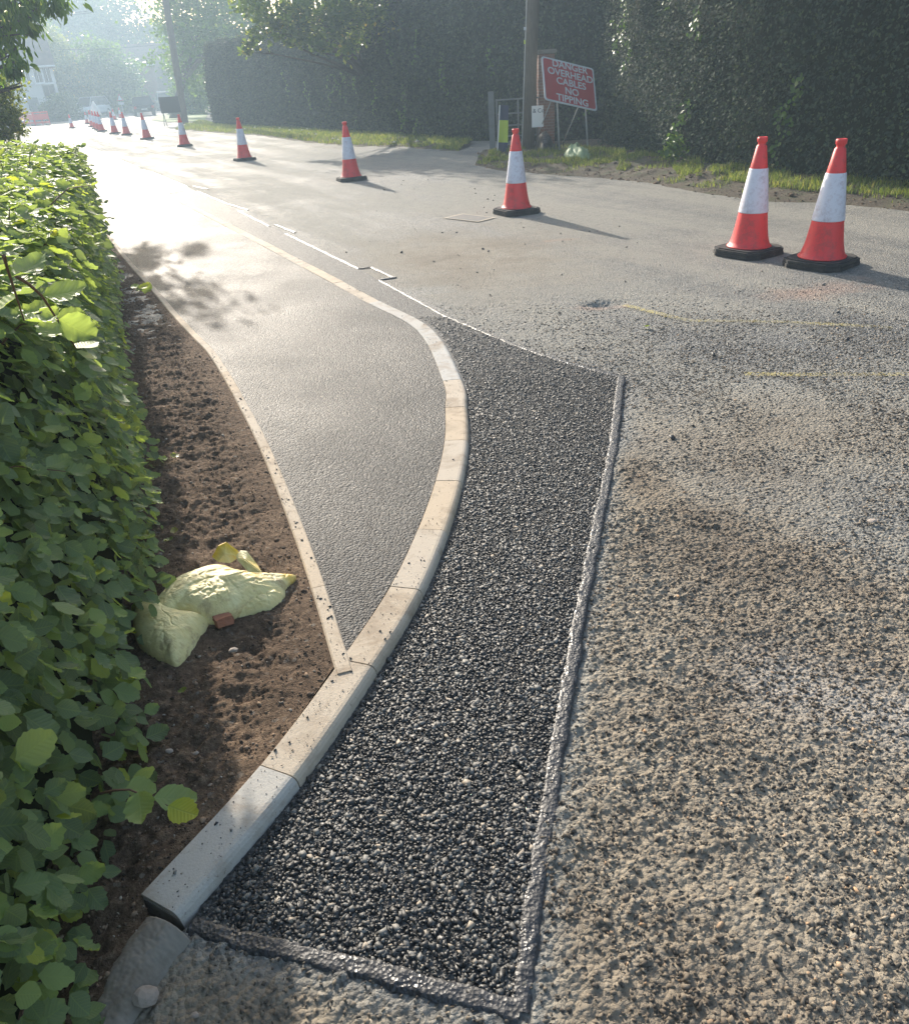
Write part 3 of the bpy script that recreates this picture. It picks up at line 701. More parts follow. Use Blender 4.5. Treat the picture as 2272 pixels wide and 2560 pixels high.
# ------------------------------------------------------------ foliage tools
def leaf_proto(kind):
    if kind == 'beech':
        ts = [0, .14, .34, .56, .78, 1.0]; wd = [0, .26, .385, .37, .22, 0]
        rz_ = [0, -.02, -.035, -.03, 0, .05]; V = [(t_, 0, z) for t_, z in zip(ts, rz_)]; F = []
        for s in (1, -1):
            b = len(V); V += [(ts[i]+.02, s*wd[i], rz_[i]+.075*(1 if i % 2 else .6)) for i in range(1, 5)]
            q = [(0, b, 1), (1, b, b+1, 2), (2, b+1, b+2, 3), (3, b+2, b+3, 4), (4, b+3, 5)]
            F += [f if s < 0 else f[::-1] for f in q]
        T = []
        for f in F: T += [f] if len(f) == 3 else [(f[0], f[1], f[2]), (f[0], f[2], f[3])]
        return np.array(V, float), np.array(T)
    if kind == 'beech_fine':                               # toothed margin, puckered between veins
        n = 12; V = []; T = []
        ts = np.linspace(0, 1, n+1)
        def wdt(t): return .40*math.sin(math.pi*min(1, t**.82))**.75 if 0 < t < 1 else 0
        for t_ in ts: V.append((t_, 0, -.04*math.sin(math.pi*t_)+.05*t_**3))
        for s in (1, -1):
            b1 = len(V)
            for i in range(1, n): V.append((ts[i]+.03, s*wdt(ts[i])*.55, V[i][2]+.05+(.012 if i % 2 else -.012)))
            b2 = len(V)
            for i in range(1, n): V.append((ts[i]+(.055 if i % 2 else .02), s*wdt(ts[i])*(1.05 if i % 2 else .95), V[i][2]+.085+.03*math.sin(i*1.9+s)))
            def quad(a, b, c, d): return [(a, b, c), (a, c, d)] if s < 0 else [(c, b, a), (d, c, a)]
            T += [(0, b1, 1) if s < 0 else (1, b1, 0), (0, b2, b1) if s < 0 else (b1, b2, 0)]
            for i in range(1, n-1):
                T += quad(i, b1+i-1, b1+i, i+1); T += quad(b1+i-1, b2+i-1, b2+i, b1+i)
            T += [(n-1, b1+n-2, n) if s < 0 else (n, b1+n-2, n-1), (b1+n-2, b2+n-2, n) if s < 0 else (n, b2+n-2, b1+n-2)]
        return np.array(V, float), np.array(T)
    if kind == 'long':
        V = [(0, 0, 0), (.3, .16, .03), (.3, -.16, .03), (.65, .15, .0), (.65, -.15, .0), (1, 0, -.12), (.3, 0, 0), (.65, 0, -.03)]
        return np.array(V, float), np.array([(0, 6, 1), (0, 2, 6), (6, 7, 3), (6, 3, 1), (6, 2, 4), (6, 4, 7), (7, 5, 3), (7, 4, 5)])
    V = [(0, 0, 0), (.5, .36, .06), (.5, -.36, .06), (1, 0, 0), (.5, 0, -.03)]
    return np.array(V, float), np.array([(0, 4, 1), (0, 2, 4), (4, 3, 1), (4, 2, 3)])
def norm(a): return a/(np.linalg.norm(a, axis=-1, keepdims=True)+1e-9)
def leaves(P, nrm, dirv, size, kind):
    pv, pf = leaf_proto(kind); n = len(P)
    z = norm(nrm); x = dirv-(dirv*z).sum(1)[:, None]*z; x = norm(x); y = np.cross(z, x)
    wv = rng.uniform(.85, 1.15, n)
    R_ = np.stack([x, y*wv[:, None], z*rng.uniform(.3, 1.8, n)[:, None]], 2)*np.broadcast_to(size, n)[:, None, None]
    V = np.einsum('nij,kj->nki', R_, pv)+P[:, None, :]
    F = pf[None]+(np.arange(n)*len(pv))[:, None, None]
    uv = np.tile(pv[:, :2], (n, 1)); return V.reshape(-1, 3), F.reshape(-1, 3), uv, len(pv)
def leaf_object(name, sets, mat_, parent=None, rnd=None):
    Vs, Fs, U, R = [], [], [], []; b = 0
    for i, (V, F, uv, k) in enumerate(sets):
        Vs.append(V); Fs.append(F+b); U.append(uv); b += len(V)
        r = rnd[i] if rnd is not None else rng.random(len(V)//k); R.append(np.repeat(r, k))
    return mesh(name, np.vstack(Vs), np.vstack(Fs), mat_, parent, True, uv=np.vstack(U), attrs=dict(rnd=np.concatenate(R)))

# ---- near beech hedge
HT = 1.30
def hedge_surface(s, q):
    """s distance along the foot line, q: 0..1 up the face, 1..2 across the top"""
    dlh = np.r_[0, np.cumsum(np.linalg.norm(np.diff(HB[:, :2], axis=0), axis=1))]
    cx_ = np.interp(s, dlh, HB[:, 0]); cy_ = np.interp(s, dlh, HB[:, 1])
    e = .3; tx = np.interp(s+e, dlh, HB[:, 0])-np.interp(s-e, dlh, HB[:, 0]); ty = np.interp(s+e, dlh, HB[:, 1])-np.interp(s-e, dlh, HB[:, 1])
    L = np.hypot(tx, ty); tx /= L; ty /= L; nx, ny = ty, -tx                # outward = towards the footway
    top = HT-.24*np.clip((s-8.5)/3.5, 0, 1)+.12*np.clip((s-13.2)/3, 0, 1)+(fbm(s*1.1, q*0+1, 2, 200)-.5)*.14
    qq = np.clip(q, 0, 1); off = -.02-.30*np.clip(qq-.55, 0, 1)**1.6*1.5 - .03*np.clip(.25-qq, 0, 1)*2
    off = off-np.clip(q-1, 0, 1)*1.5; z = np.where(q <= 1, top*(.03+.97*np.sin(qq*math.pi/2)**.9), top+.04*np.sin(np.clip(q-1, 0, 1)*3))
    bump = (fbm(s*2.4, q*2.6, 3, 210)-.5)*.20
    face = np.clip(1-(q-1)*4, 0, 1)
    X = cx_+nx*(off+bump*face); Y_ = cy_+ny*(off+bump*face); z = z+bump*(1-face)
    ang = np.clip(q-.55, 0, .6)/.6*math.pi/2
    Nn = np.stack([nx*np.cos(ang), ny*np.cos(ang), np.sin(ang)], -1)
    return np.stack([X, Y_, z], -1), Nn, np.stack([tx, ty, 0*tx], -1)
hedge = empty('beech_hedge', (-1.6, 4.0, 0)); tag(hedge, 'long clipped beech hedge with broad green leaves beside the soil strip', 'hedge')
HO = np.array([-1.6, 4.0, 0.])
TOT = np.linalg.norm(np.diff(HB[:, :2], axis=0), axis=1).sum()
ss = np.linspace(0, TOT, 260); qv = np.linspace(0, 2, 26); S_, Q_ = np.meshgrid(ss, qv, indexing='ij')
Pc, Nc, _ = hedge_surface(S_, Q_); Pc = Pc-Nc*.13
mesh('branch_mass', (Pc-HO).reshape(-1, 3), gridF(260, 26), MT['core'], hedge, True)
def hedge_leaves(n, s0, s1, pw, depth, size, kind, q0=0, q1=1.9):
    s = s0+(s1-s0)*rng.random(n)**pw; q = rng.uniform(q0, q1, n)
    P, Nn, T = hedge_surface(s, q)
    P = P-Nn*rng.uniform(-.03, depth, n)[:, None]*1.0
    P += rng.normal(0, .012, (n, 3))
    nn = norm(Nn*1.0+np.array([0, 0, .75])+rng.normal(0, .42, (n, 3)))
    dv = Nn*.9+np.array([0, 0, -.35])+rng.normal(0, .65, (n, 3))
    return leaves(P-HO, nn, dv, rng.uniform(.75, 1.25, n)*size, kind)
sets = [hedge_leaves(6500, 1.0, 5.5, 1.0, .09, .058, 'beech_fine'), hedge_leaves(9500, .2, 6.5, 1.0, .14, .050, 'beech'),
        hedge_leaves(26000, 5.0, 14.0, 1.0, .12, .052, 'beech'), hedge_leaves(8000, 13, TOT, 1.0, .12, .075, 'simple')]
rn = [rng.random(len(s[0])//s[3])**1.3*.985 for s in sets]
leaf_object('foliage', sets, MT['beech'], hedge, rn)
# shoots standing out of the hedge, each with its own leaves
mb = MB(); SP = []; ND = []; DV = []; SZ = []
def shoot(a, b, nleaf, size, droop=.0, end=True):
    a = np.array(a, float); b = np.array(b, float); m = (a+b)/2+np.array([0, 0, .03])
    pts = [a, (a+m)/2+[0, 0, .004], m, (m+b)/2, b]; MB().tube([Vector(p-HO) for p in pts], [.003, .0026, .0022, .0017, .0010], 6).build('twig', MT['twig'], hedge, True)
    L = b-a
    for k in range(nleaf):
        t_ = .25+.75*(k+1)/nleaf; P = a+L*t_+np.array([0, 0, .03*math.sin(math.pi*t_)]); sd_ = 1 if k % 2 else -1
        side = np.cross(norm(L), [0, 0, 1.0])*sd_
        d_ = norm(L)*.8+side*.7+np.array([0, 0, -.25-droop]) if k < nleaf-1 else norm(L)+np.array([0, 0, -.2])
        SP.append(P-HO); DV.append(d_+rng.normal(0, .12, 3)); ND.append(np.array([0, -.25, 1.0])+rng.normal(0, .3, 3)); SZ.append(size*rng.uniform(.8, 1.2))
# the sprig hanging over the bed near the kerb and others read from the hedge outline
shoot(Y(250,1985,1.16), Y(420,2015,1.10), 4, .074, .25)
shoot(Y(120,520,3.3), Y(228,462,3.7), 4, .06)
shoot(Y(40,690,1.25), Y(190,870,1.35), 6, .062)
shoot(Y(10,640,1.1), Y(60,800,1.15), 4, .066)
shoot(Y(330,730,4.6), Y(362,735,4.7), 4, .07)
for k in range(88):
    s = 1.0+rng.random()**1.4*14; q = rng.uniform(.25, 1.5); P, Nn, T = hedge_surface(np.array([s]), np.array([q])); P = P[0]; Nn = Nn[0]
    d_ = norm(Nn+np.array([0, 0, .5])+rng.normal(0, .5, 3))
    shoot(P-Nn*.08, P+d_*rng.uniform(.05, .14)*(1.35 if q > .9 else .8), int(rng.integers(3, 6)), .052)
st_ = leaves(np.array(SP), np.array(ND), np.array(DV), np.array(SZ), 'beech_fine')
leaf_object('shoot_leaves', [st_], MT['beech'], hedge, [.25+.75*rng.random(len(SP))])

# ---- tall dark hedges across the road
def tall_hedge(name, line, height, thick, label, dens, lsize, taper=0, seed=0, mat_='yew'):
    line = np.array(line, float); c0 = np.array([line[:, 0].mean(), line[:, 1].mean(), 0])
    root = empty(name, c0); tag(root, label, 'hedge')
    L = np.linalg.norm(np.diff(line[:, :2], axis=0), axis=1).sum(); ds = np.r_[0, np.cumsum(np.linalg.norm(np.diff(line[:, :2], axis=0), axis=1))]
    hz = np.interp
    def surf(s, q):
        cx_ = np.interp(s, ds, line[:, 0]); cy_ = np.interp(s, ds, line[:, 1]); e = .5
        tx = np.interp(s+e, ds, line[:, 0])-np.interp(s-e, ds, line[:, 0]); ty = np.interp(s+e, ds, line[:, 1])-np.interp(s-e, ds, line[:, 1]); l = np.hypot(tx, ty); tx /= l; ty /= l
        nx, ny = -ty, tx                                   # towards the road (left of the line)
        ht = height(s) if callable(height) else height
        qq = np.clip(q, 0, 1); z = np.where(q <= 1, ht*qq, ht); off = -np.clip(q-1, 0, 1)*thick-.25*qq**3
        b = (fbm(s*.9+seed, q*3.1, 4, 300+seed)-.5)*.55+(fbm(s*3.3, q*9, 3, 320+seed)-.5)*.25
        Nn = np.where((q <= 1)[..., None], np.stack([nx, ny, 0*nx], -1), np.stack([0*nx, 0*nx, 0*nx+1], -1))
        P = np.stack([cx_+nx*off, cy_+ny*off, z], -1)+Nn*b[..., None]*np.clip(qq*4, .2, 1)[..., None]*.7
        return P, Nn
    ss_ = np.linspace(0, L, int(L*4)); qv_ = np.linspace(0, 2, 30); S2, Q2 = np.meshgrid(ss_, qv_, indexing='ij'); Pm, Nm = surf(S2, Q2)
    Pm = Pm-Nm*.10
    mesh('branch_mass', (Pm-c0).reshape(-1, 3), gridF(len(ss_), 30), MT['core'], root, True)
    # closed ends
    n = int(L*dens); s = rng.uniform(0, L, n); q = rng.uniform(.0, 1.25, n); P, Nn = surf(s, q)
    P = P-Nn*rng.uniform(-.06, .12, n)[:, None]+rng.normal(0, .03, (n, 3))
    set1 = leaves(P-c0, norm(Nn+np.array([0, 0, .5])+rng.normal(0, .7, (n, 3))), Nn*.5+np.array([0, 0, -.7])+rng.normal(0, .7, (n, 3)), rng.uniform(.6, 1.4, n)*lsize, 'simple')
    # end face
    sets = [set1]; rn_ = [rng.random(n)**1.4]
    for es, sg in ((0, -1), (L, 1)):
        m = int(1400*(height(0) if callable(height) else height)/3); p0, n0 = surf(np.full(m, es), rng.uniform(0, 1, m)); bk = rng.uniform(0, 1, m)
        t_ = norm(line[-1]-line[-2]) if sg > 0 else norm(line[0]-line[1])
        P = p0-n0*(bk*thick)[:, None]+t_*rng.uniform(-.1, .12, m)[:, None]
        sets.append(leaves(P-c0, norm(t_+rng.normal(0, .6, (m, 3))), rng.normal(0, 1, (m, 3)), rng.uniform(.6, 1.4, m)*lsize, 'simple')); rn_.append(.3+.7*rng.random(m))
        eb = np.array([surf(np.array([es]), np.array([k]))[0][0] for k in (0, .5, 1)]); ebk = eb-n0[0]*thick
        mesh('branch_mass', np.vstack([eb, ebk[::-1]])-c0-t_*.05, [(0, 1, 2, 3, 4, 5)], MT['core'], root)
    leaf_object('foliage', sets, MT[mat_], root, rn_)
    return root, surf, c0, L
hbA = arr([(1120,358),(1010,352),(900,343),(800,335),(700,328),(600,321),(505,316)])[:, :]+np.array([.5, .5, 0])
hbA = np.vstack([[(6.2, 20.8, 0)], [(3.2, 21.7, 0)], hbA])
rA, sA, cA, LA = tall_hedge('conifer_hedge', hbA, lambda s: np.interp(s, [0, 8, 25], [4.6, 4.0, 3.7]), 2.0, 'long tall dark hedge left of the danger sign, ending square by the side entrance', 2300, .075, seed=3)
hbB = np.array([(12.6, .5, 0), (9.3, 4.8, 0), (7.0, 8.0, 0), (5.95, 9.9, 0), (4.95, 12.0, 0), (4.25, 14.5, 0), (3.85, 17.0, 0), (3.75, 18.8, 0)])
rB, sB, cB, LB = tall_hedge('conifer_hedge', hbB, 4.4, 2.0, 'tall dark hedge with trailing ivy behind the two nearest cones', 5200, .05, seed=11)
# ivy trails on the right hedge
root = rB
iv = []; ir = []
for k in range(16):
    s0 = rng.uniform(2, LB-.5); q0 = rng.uniform(.05, .75)
    m = 42; s = s0+np.cumsum(rng.normal(0, .035, m)); q = np.clip(q0+.0-np.linspace(0, rng.uniform(.08, .25), m), .02, 1)
    P, Nn = sB(s, q); P = P+Nn*.05+rng.normal(0, .03, (m, 3))
    iv.append(leaves(P-cB, norm(Nn+np.array([0, -.2, .3])+rng.normal(0, .4, (m, 3))), np.tile([0, 0, -1.], (m, 1))+rng.normal(0, .5, (m, 3)), rng.uniform(.05, .085, m), 'beech')); ir.append(rng.random(m)*.9)
leaf_object('ivy', iv, MT['tree_mid'], rB, ir)
iv = []; ir = []
for k in range(22):
    s0 = rng.uniform(0, 22); q0 = rng.uniform(.1, .8)
    m = 30; s = s0+np.cumsum(rng.normal(0, .05, m)); q = np.clip(q0-np.linspace(0, rng.uniform(.08, .3), m), .02, 1)
    P, Nn = sA(s, q); P = P+Nn*.06+rng.normal(0, .04, (m, 3))
    iv.append(leaves(P-cA, norm(Nn+rng.normal(0, .4, (m, 3))), np.tile([0, 0, -1.], (m, 1))+rng.normal(0, .5, (m, 3)), rng.uniform(.06, .10, m), 'beech')); ir.append(rng.random(m)*.9)
leaf_object('ivy', iv, MT['tree_mid'], rA, ir)

# ---- trees
def tree(name, label, base, blobs, nleaf, lsize, mat_, trunk=(.25, .08), limbs=6, group=None, kind='simple', gap=.42, hollow=.25, cat='tree', wander=.0):
    base = np.array(base, float); root = empty(name, base); tag(root, label, cat, group)
    B = np.array([b[0] for b in blobs], float)-base; Rr = np.array([b[1] for b in blobs], float)
    if Rr.ndim == 1: Rr = np.stack([Rr]*3, 1)
    mb = MB(); top = B.mean(0); fork = np.array([top[0]*.35, top[1]*.35, max(.2, B[:, 2].min()*.75)])
    mb.tube([(0, 0, -.1), fork*.5, fork], [trunk[0], trunk[0]*.8, trunk[0]*.65], 9)
    for i in range(len(B)):
        e = B[i]; m = (fork+e)/2+rng.normal(0, .12, 3)*np.linalg.norm(e-fork)*.4
        mb.tube([fork-[0, 0, .1], (fork+m)/2, m, e], [trunk[0]*.5, trunk[0]*.4, trunk[1]*1.0, trunk[1]*.35], 6)
        for j in range(limbs//2):
            d_ = norm(rng.normal(0, 1, 3))*Rr[i]*.8; mb.tube([m*.3+e*.7, e+d_*.6, e+d_], [trunk[1]*.4, trunk[1]*.25, trunk[1]*.1], 4)
    mb.build('trunk', MT['bark'], root, True)
    wgt = (Rr.prod(1))**.67; wgt /= wgt.sum(); which = rng.choice(len(B), nleaf*3, p=wgt)
    # sub-clumps so the crown has gaps and dense tufts
    ncl = max(6, nleaf//70); cw = rng.choice(len(B), ncl, p=wgt); cd = norm(rng.normal(0, 1, (ncl, 3)))*(rng.uniform(hollow, 1, ncl)**.6)[:, None]
    C_ = B[cw]+cd*Rr[cw]; cs = Rr[cw].mean(1)*rng.uniform(.14, .30, ncl)
    pick = rng.integers(0, ncl, nleaf); P = C_[pick]+rng.normal(0, 1, (nleaf, 3))*cs[pick][:, None]*np.array([1, 1, .65])
    r2 = np.clip(rng.normal(.5, .2, nleaf)+(hash2(pick.astype(float), pick*0.+3)-.5)*.5, 0, .999)
    dn = np.tile([0, 0, -1.0], (nleaf, 1)) if kind == 'long' else rng.normal(0, 1, (nleaf, 3))
    s_ = leaves(P, norm(rng.normal(0, .7, (nleaf, 3))+np.array([0, 0, .8])) if kind != 'long' else norm(rng.normal(0, 1, (nleaf, 3))*np.array([1, 1, .3])), dn+rng.normal(0, .4, (nleaf, 3)), rng.uniform(.6, 1.4, nleaf)*lsize, kind)
    leaf_object('crown', [s_], MT[mat_], root, [r2])
    return root
def B_(px, py, yy, r): return (Y(px, py, yy), r)
tree('broadleaf_tree', 'dark leafy tree whose drooping boughs hang into the top left corner', (-12.2, 15.2, 0),
     [B_(40,0,15.5,.62), B_(120,5,16.5,.42), B_(10,80,15,.5), B_(75,55,16,.38), B_(95,20,16,.4), B_(40,120,15,.32), B_(15,165,14.6,.30), B_(5,215,14.5,.18), B_(50,215,15,.10), B_(-60,40,15,.8), B_(-40,-120,16,1.2)],
     4200, .15, 'tree_mid', (.22, .05), 4, kind='long', gap=.3)
tree('shade_tree', 'high boughs of a roadside tree reaching above the footway', (-13.5, 20.5, 0),
     [((-9.0, 24.1, 6.5), (.75, .40, .22)), ((-10.2, 24.9, 6.6), (.5, .25, .2)), ((-12.4, 29.6, 6.6), (1.1, .45, .3)), ((-14.5, 24.0, 8.5), (1.5, 1.5, 1.2))], 1500, .16, 'tree_dark', (.12, .03), 2, kind='long')
tree('overhanging_tree', 'tree leaning over the dark hedge with sunlit yellow green leaves', (-1.5, 31.5, 0),
     [B_(640,60,27,.75), B_(720,85,27,.65), B_(790,40,27,.9), B_(690,10,27.5,1.1), B_(640,-20,28,1.0), B_(840,100,27,.55), B_(880,40,28,1.0), B_(960,20,28.5,1.1), B_(1020,70,28,.8), B_(640,125,26.5,.28), B_(800,130,26.5,.35), B_(900,-60,29,1.6), B_(740,-90,29,1.8), B_(1060,0,29,1.3)],
     13000, .15, 'walnut', (.14, .03), 6)
tree('ash_tree', 'tall pale green tree above the square end of the dark hedge', (-19.0, 66, 0),
     [B_(490,90,64,2.6), B_(540,30,66,3.2), B_(450,130,66,2.3), B_(590,60,60,2.4), B_(480,-40,68,3.4), B_(560,-60,66,3.2), B_(480,170,68,1.9)],
     15000, .26, 'tree_mid', (.35, .1), 6)
tree('broadleaf_tree', 'big rounded bluish tree behind the two houses', (-74, 150, 0),
     [B_(200,50,145,8), B_(160,90,145,7), B_(235,90,145,7.5), B_(190,130,145,7), B_(250,130,145,6), B_(150,30,145,6), B_(175,10,148,6)], 15000, .6, 'tree_dark', (.7, .2), 4)
tree('birch_tree', 'airy tall tree with thin branches against the bright sky', (-55, 135, 0),
     [B_(275,45,130,3.6), B_(300,75,130,3.8), B_(335,60,130,3.6), B_(262,80,130,2.6), B_(345,95,130,3.2), B_(310,110,130,3.8), B_(370,90,128,3.2), B_(385,115,128,3)], 6500, .42, 'tree_dark', (.35, .14), 6)
tree('bushy_tree', 'rounded mid green tree growing before the brick house', (-34.5, 100, 0),
     [B_(250,165,98,2.6), B_(220,200,98,2.6), B_(285,190,98,2.8), B_(250,225,98,2.6), B_(300,225,98,2.2), B_(265,140,99,1.8), B_(320,205,99,1.5)], 11000, .30, 'tree_mid', (.25, .09), 4)
tree('bushy_tree', 'yellowish green tree at the corner of the white house', (-41.5, 96, 0),
     [B_(135,130,98,2.0), B_(150,170,97,2.4), B_(175,205,96,2.3), B_(150,225,96,2.2), B_(195,225,96,1.8), B_(120,100,99,1.8)], 9000, .28, 'tree_pale', (.22, .08), 4)
tree('bare_tree', 'tall tree with many bare upright branches behind the white house roof', (-60, 118, 0),
     [B_(95,85,118,3.0), B_(75,60,118,3.0), B_(118,60,118,3.0), B_(105,110,118,2.2), B_(140,80,118,2.2)], 900, .35, 'tree_mid', (.45, .22), 12)
tree('shrub', 'dark shrub between the wooden pole and the hedge end', (-23.0, 78, 0),
     [B_(475,245,76,1.6), B_(490,215,76,1.6), B_(455,255,76,1.2), B_(500,260,75,1.5), B_(470,200,77,1.2), B_(485,270,75,1.4)], 7000, .22, 'tree_mid', (.12, .05), 4, cat='shrub')
tree('shrub', 'sunlit tall bush rising over the hedge at the left edge', (-11.4, 19.0, 0),
     [B_(-10,240,18,.50), B_(8,280,18,.42), B_(-30,290,18,.6), B_(26,318,17.8,.28), B_(0,330,17.6,.4), B_(-60,230,18,.7), B_(-40,350,17.6,.5)], 9000, .065, 'tree_pale', (.06, .03), 4, cat='shrub')
tree('shrub', 'dark clipped bush right of the red barriers', (-32.0, 86, 0),
     [B_(150,275,84,1.5), B_(165,272,85,1.2), B_(135,285,83,1.2), B_(160,290,84,1.0)], 6500, .2, 'tree_dark', (.12, .05), 3, cat='shrub')
tree('shrub', 'dark bushes behind the cars under the rounded tree', (-35.5, 108, 0),
     [B_(255,255,106,2.0), B_(280,255,106,2.0), B_(305,255,106,2.0), B_(330,250,106,1.8), B_(240,265,104,1.6), B_(310,272,104,1.5), B_(285,275,104,1.5)], 9000, .28, 'tree_dark', (.15, .06), 3, cat='shrub')
tree('broadleaf_tree', 'hazy tree behind the wooden pole at the right of the brick house', (-33.0, 118, 0),
     [B_(415,170,116,3.6), B_(440,200,114,3.2), B_(400,205,116,3.0), B_(445,145,116,3.4), B_(430,235,112,2.4), B_(470,180,112,3.2)], 9000, .38, 'tree_dark', (.3, .1), 4)
# far wood closing the view
for i, (px, py, r, yy, lab) in enumerate([(20,150,9,150,'distant tree mass left of the white house'), (60,215,6,140,'distant trees low behind the white house'), (330,178,6,165,'distant wood behind the brick house'), (400,185,6,160,'distant wood above the parked cars'), (520,170,7,120,'distant wood showing beside the hedge top')]):
    tree('distant_tree', lab, Y(px, 275, yy)*np.array([1, 1, 0]), [B_(px, py, yy, r), B_(px+28, py+25, yy, r*.8), B_(px-28, py+28, yy, r*.8), B_(px, py+60, yy, r*.9)], 4200, .65, 'tree_dark', (.5, .2), 3)

# weed and flowers at the verge
wd_ = empty('weed_plant', G(1742, 446)+np.array([0, 1.3, .1])); tag(wd_, 'small bright green weed at the foot of the right hedge', 'plant')
n = 260; P = norm(rng.normal(0, 1, (n, 3)))*rng.uniform(.1, 1, (n, 1))*np.array([.26, .2, .26])+np.array([0, 0, .24])
leaf_object('leaves', [leaves(P, norm(rng.normal(0, .5, (n, 3))+[0, -.5, 1]), rng.normal(0, 1, (n, 3)), rng.uniform(.05, .09, n), 'beech')], MT['tree_mid'], wd_)
mb = MB()
for k in range(9): mb.tube([(0, 0, -.1), tuple(rng.normal(0, .05, 3)+[0, 0, .15]), tuple(rng.normal(0, .13, 3)+[0, 0, .35])], [.005, .004, .002], 4)
mb.build('stems', MT['grass'], wd_)
fl = [(590,323),(612,322),(637,318),(699,320),(724,325),(755,325),(768,322),(772,333),(790,335),(832,346),(845,349),(985,355),(1042,352)]
fproto = None
for fi_, (px, py) in enumerate(fl):
    b = Y(px, py, G(px, py+14)[1]); hgt = .30
    if fproto is None:
        f = empty('white_flower', b-[0, 0, hgt]); mb = MB(); mb.tube([(0, 0, 0), (.01, 0, .15), (0, 0, .3)], .004, 5); st = mb.build('stem', MT['grass'], f)
        mb = MB()
        for a in range(6):
            ca, sa = math.cos(a*math.pi/3), math.sin(a*math.pi/3); mb.add([(0, 0, .3), (ca*.03-sa*.018, sa*.03+ca*.018, .312), (ca*.055, sa*.055, .30), (ca*.03+sa*.018, sa*.03-ca*.018, .312)], [(0, 1, 2, 3)])
        mb.lathe([(.008, .30), (.016, .33), (.018, .335)], 8); mb.build('petals', MT['petal'], f); fproto = f
    else:
        f = fproto.copy(); COL.objects.link(f); f.location = b-[0, 0, hgt]
        for ch in [c for c in fproto.children]: c2 = ch.copy(); COL.objects.link(c2); c2.parent = f
    tag(f, ['first', 'second', 'third', 'fourth', 'fifth', 'sixth', 'seventh', 'eighth', 'ninth', 'tenth', 'eleventh', 'twelfth', 'thirteenth'][fi_]+' small white flower from the left on the grass strip before the dark hedge', 'flower', 'white flowers on the grass strip')

# ------------------------------------------------------------ cones
def cone_mesh():
    t = empty('traffic_cone', (0, 0, 0))
    def octa(s, c): return [(s-c, s), (s, s-c), (s, -s+c), (s-c, -s), (-s+c, -s), (-s, -s+c), (-s, s-c), (-s+c, s)][::-1]
    mb = MB(); mb.prism(octa(.262, .09), 0, .030); mb.prism(octa(.254, .088), .030, .036); mb.prism(octa(.258, .09), .036, .058); mb.prism(octa(.235, .075), .058, .068)
    mb.build('base_plate', MT['rubber'], t)
    prof = [(.0, .058), (.196, .0685), (.200, .073), (.198, .080), (.186, .086), (.172, .12), (.158, .17), (.147, .23), (.138, .29), (.130, .35), (.073, .758), (.044, .925), (.036, .932), (.033, .944), (.036, .955), (.043, .960), (.044, .985), (.041, .998), (.030, 1.0), (.028, .97), (0, .97)]
    MB().lathe(prof, 40).build('body', MT['cone'], t, True)
    MB().lathe([(.1275, .372), (.1325, .374), (.1315, .382), (.0815, .737), (.0775, .745)], 40).build('reflective_sleeve', MT['sleeve'], t, True)
    return t
cone0 = cone_mesh()
def dup(root):
    r = root.copy(); COL.objects.link(r)
    for ch in list(root.children):
        c = ch.copy(); COL.objects.link(c); c.parent = r
        for g in ch.children: d = g.copy(); COL.objects.link(d); d.parent = c
    return r
GRP = 'red and white cones along the lane'
cones = [((2053.7,641),38,'rightmost red and white cone, nearest the camera',0), ((1871,614.8),33,'cone just left of the rightmost one, standing close beside it',1), ((1290.8,518),25,'cone on the road in front of the danger sign, by the rectangular cover',2),
         ((878.3,440),20,'lone cone on the road below the overhanging yellow leaves',3), ((611,392.8),28,'cone fifth from the right, before the dark hedge',4), ((461.5,359.6),15,'cone just in front of the leaning wooden pole',5),
         ((367.3,342.7),40,'cone below the rear of the black car',6), ((316.4,332.8),20,'right one of the two cones left of the black car cone',7), ((287,329.7),30,'cone between the tight cluster and the next spaced cone',8),
         ((254,324.5),10,'nearest and rightmost cone of the tight cluster',9), ((247,321.5),30,'second cone of the tight cluster from its near end',10), ((240,318),20,'third cone of the tight cluster from its near end',11), ((231.5,313.5),40,'farthest and leftmost cone of the tight cluster',12),
         ((180,316.5),20,'cone standing alone left of the white car, nearest the red barriers',13), ((218.5,306.5),12,'far cone in front of the white car',14), ((287,296.5),35,'small far cone behind the row, left of the black car',15), ((301.5,291.5),22,'farthest small cone close to the black car',16)]
for (p, rz, lab, i) in cones:
    c = cone0 if i == 0 else dup(cone0); b = G(*p, .07); c.location = (b[0], b[1], .004); c.rotation_euler = (rng.normal(0, .008), rng.normal(0, .008), math.radians(rz))
    s = 1.0 if i < 13 else .82
    c.scale = (s, s, s); tag(c, lab, 'traffic cone', GRP)

# ------------------------------------------------------------ poles, sign, gate, pier
def pole(px_b, py_b, px_t, py_t, yy, r, h, label):
    b = Y(px_b, py_b, yy); t = Y(px_t, py_t, yy); d = norm(t-b); L = h/d[2]
    root = empty('utility_pole', (b[0], b[1], 0)); tag(root, label, 'utility pole')
    MB().tube([Vector((0, 0, -.1)), Vector(d*L*.5), Vector(d*L)], [r, r*.93, r*.85], 20).build('shaft', MT['pole'], root, True)
    return root, b, d
p2, b2, d2 = pole(1318, 372, 1331, 0, 18.3, .132, 9, 'thick near wooden pole beside the red danger sign')
MB().box((-.03, -.130, 2.35), (.055, .008, .055)).build('number_plate', MT['signwhite'], p2)
MB().box((-.04, -.130, 2.12), (.028, .008, .07)).build('marker_tag', MT['lime'], p2)
MB().tube([tuple(np.array([-.128, -.04, 0])+d2/d2[2]*h_) for h_ in (0, 1.5, 3, 5)], .012, 6).build('lit_edge_rod', MT['galv'], p2)  # added pale rod standing in for the sunlit left edge of the pole
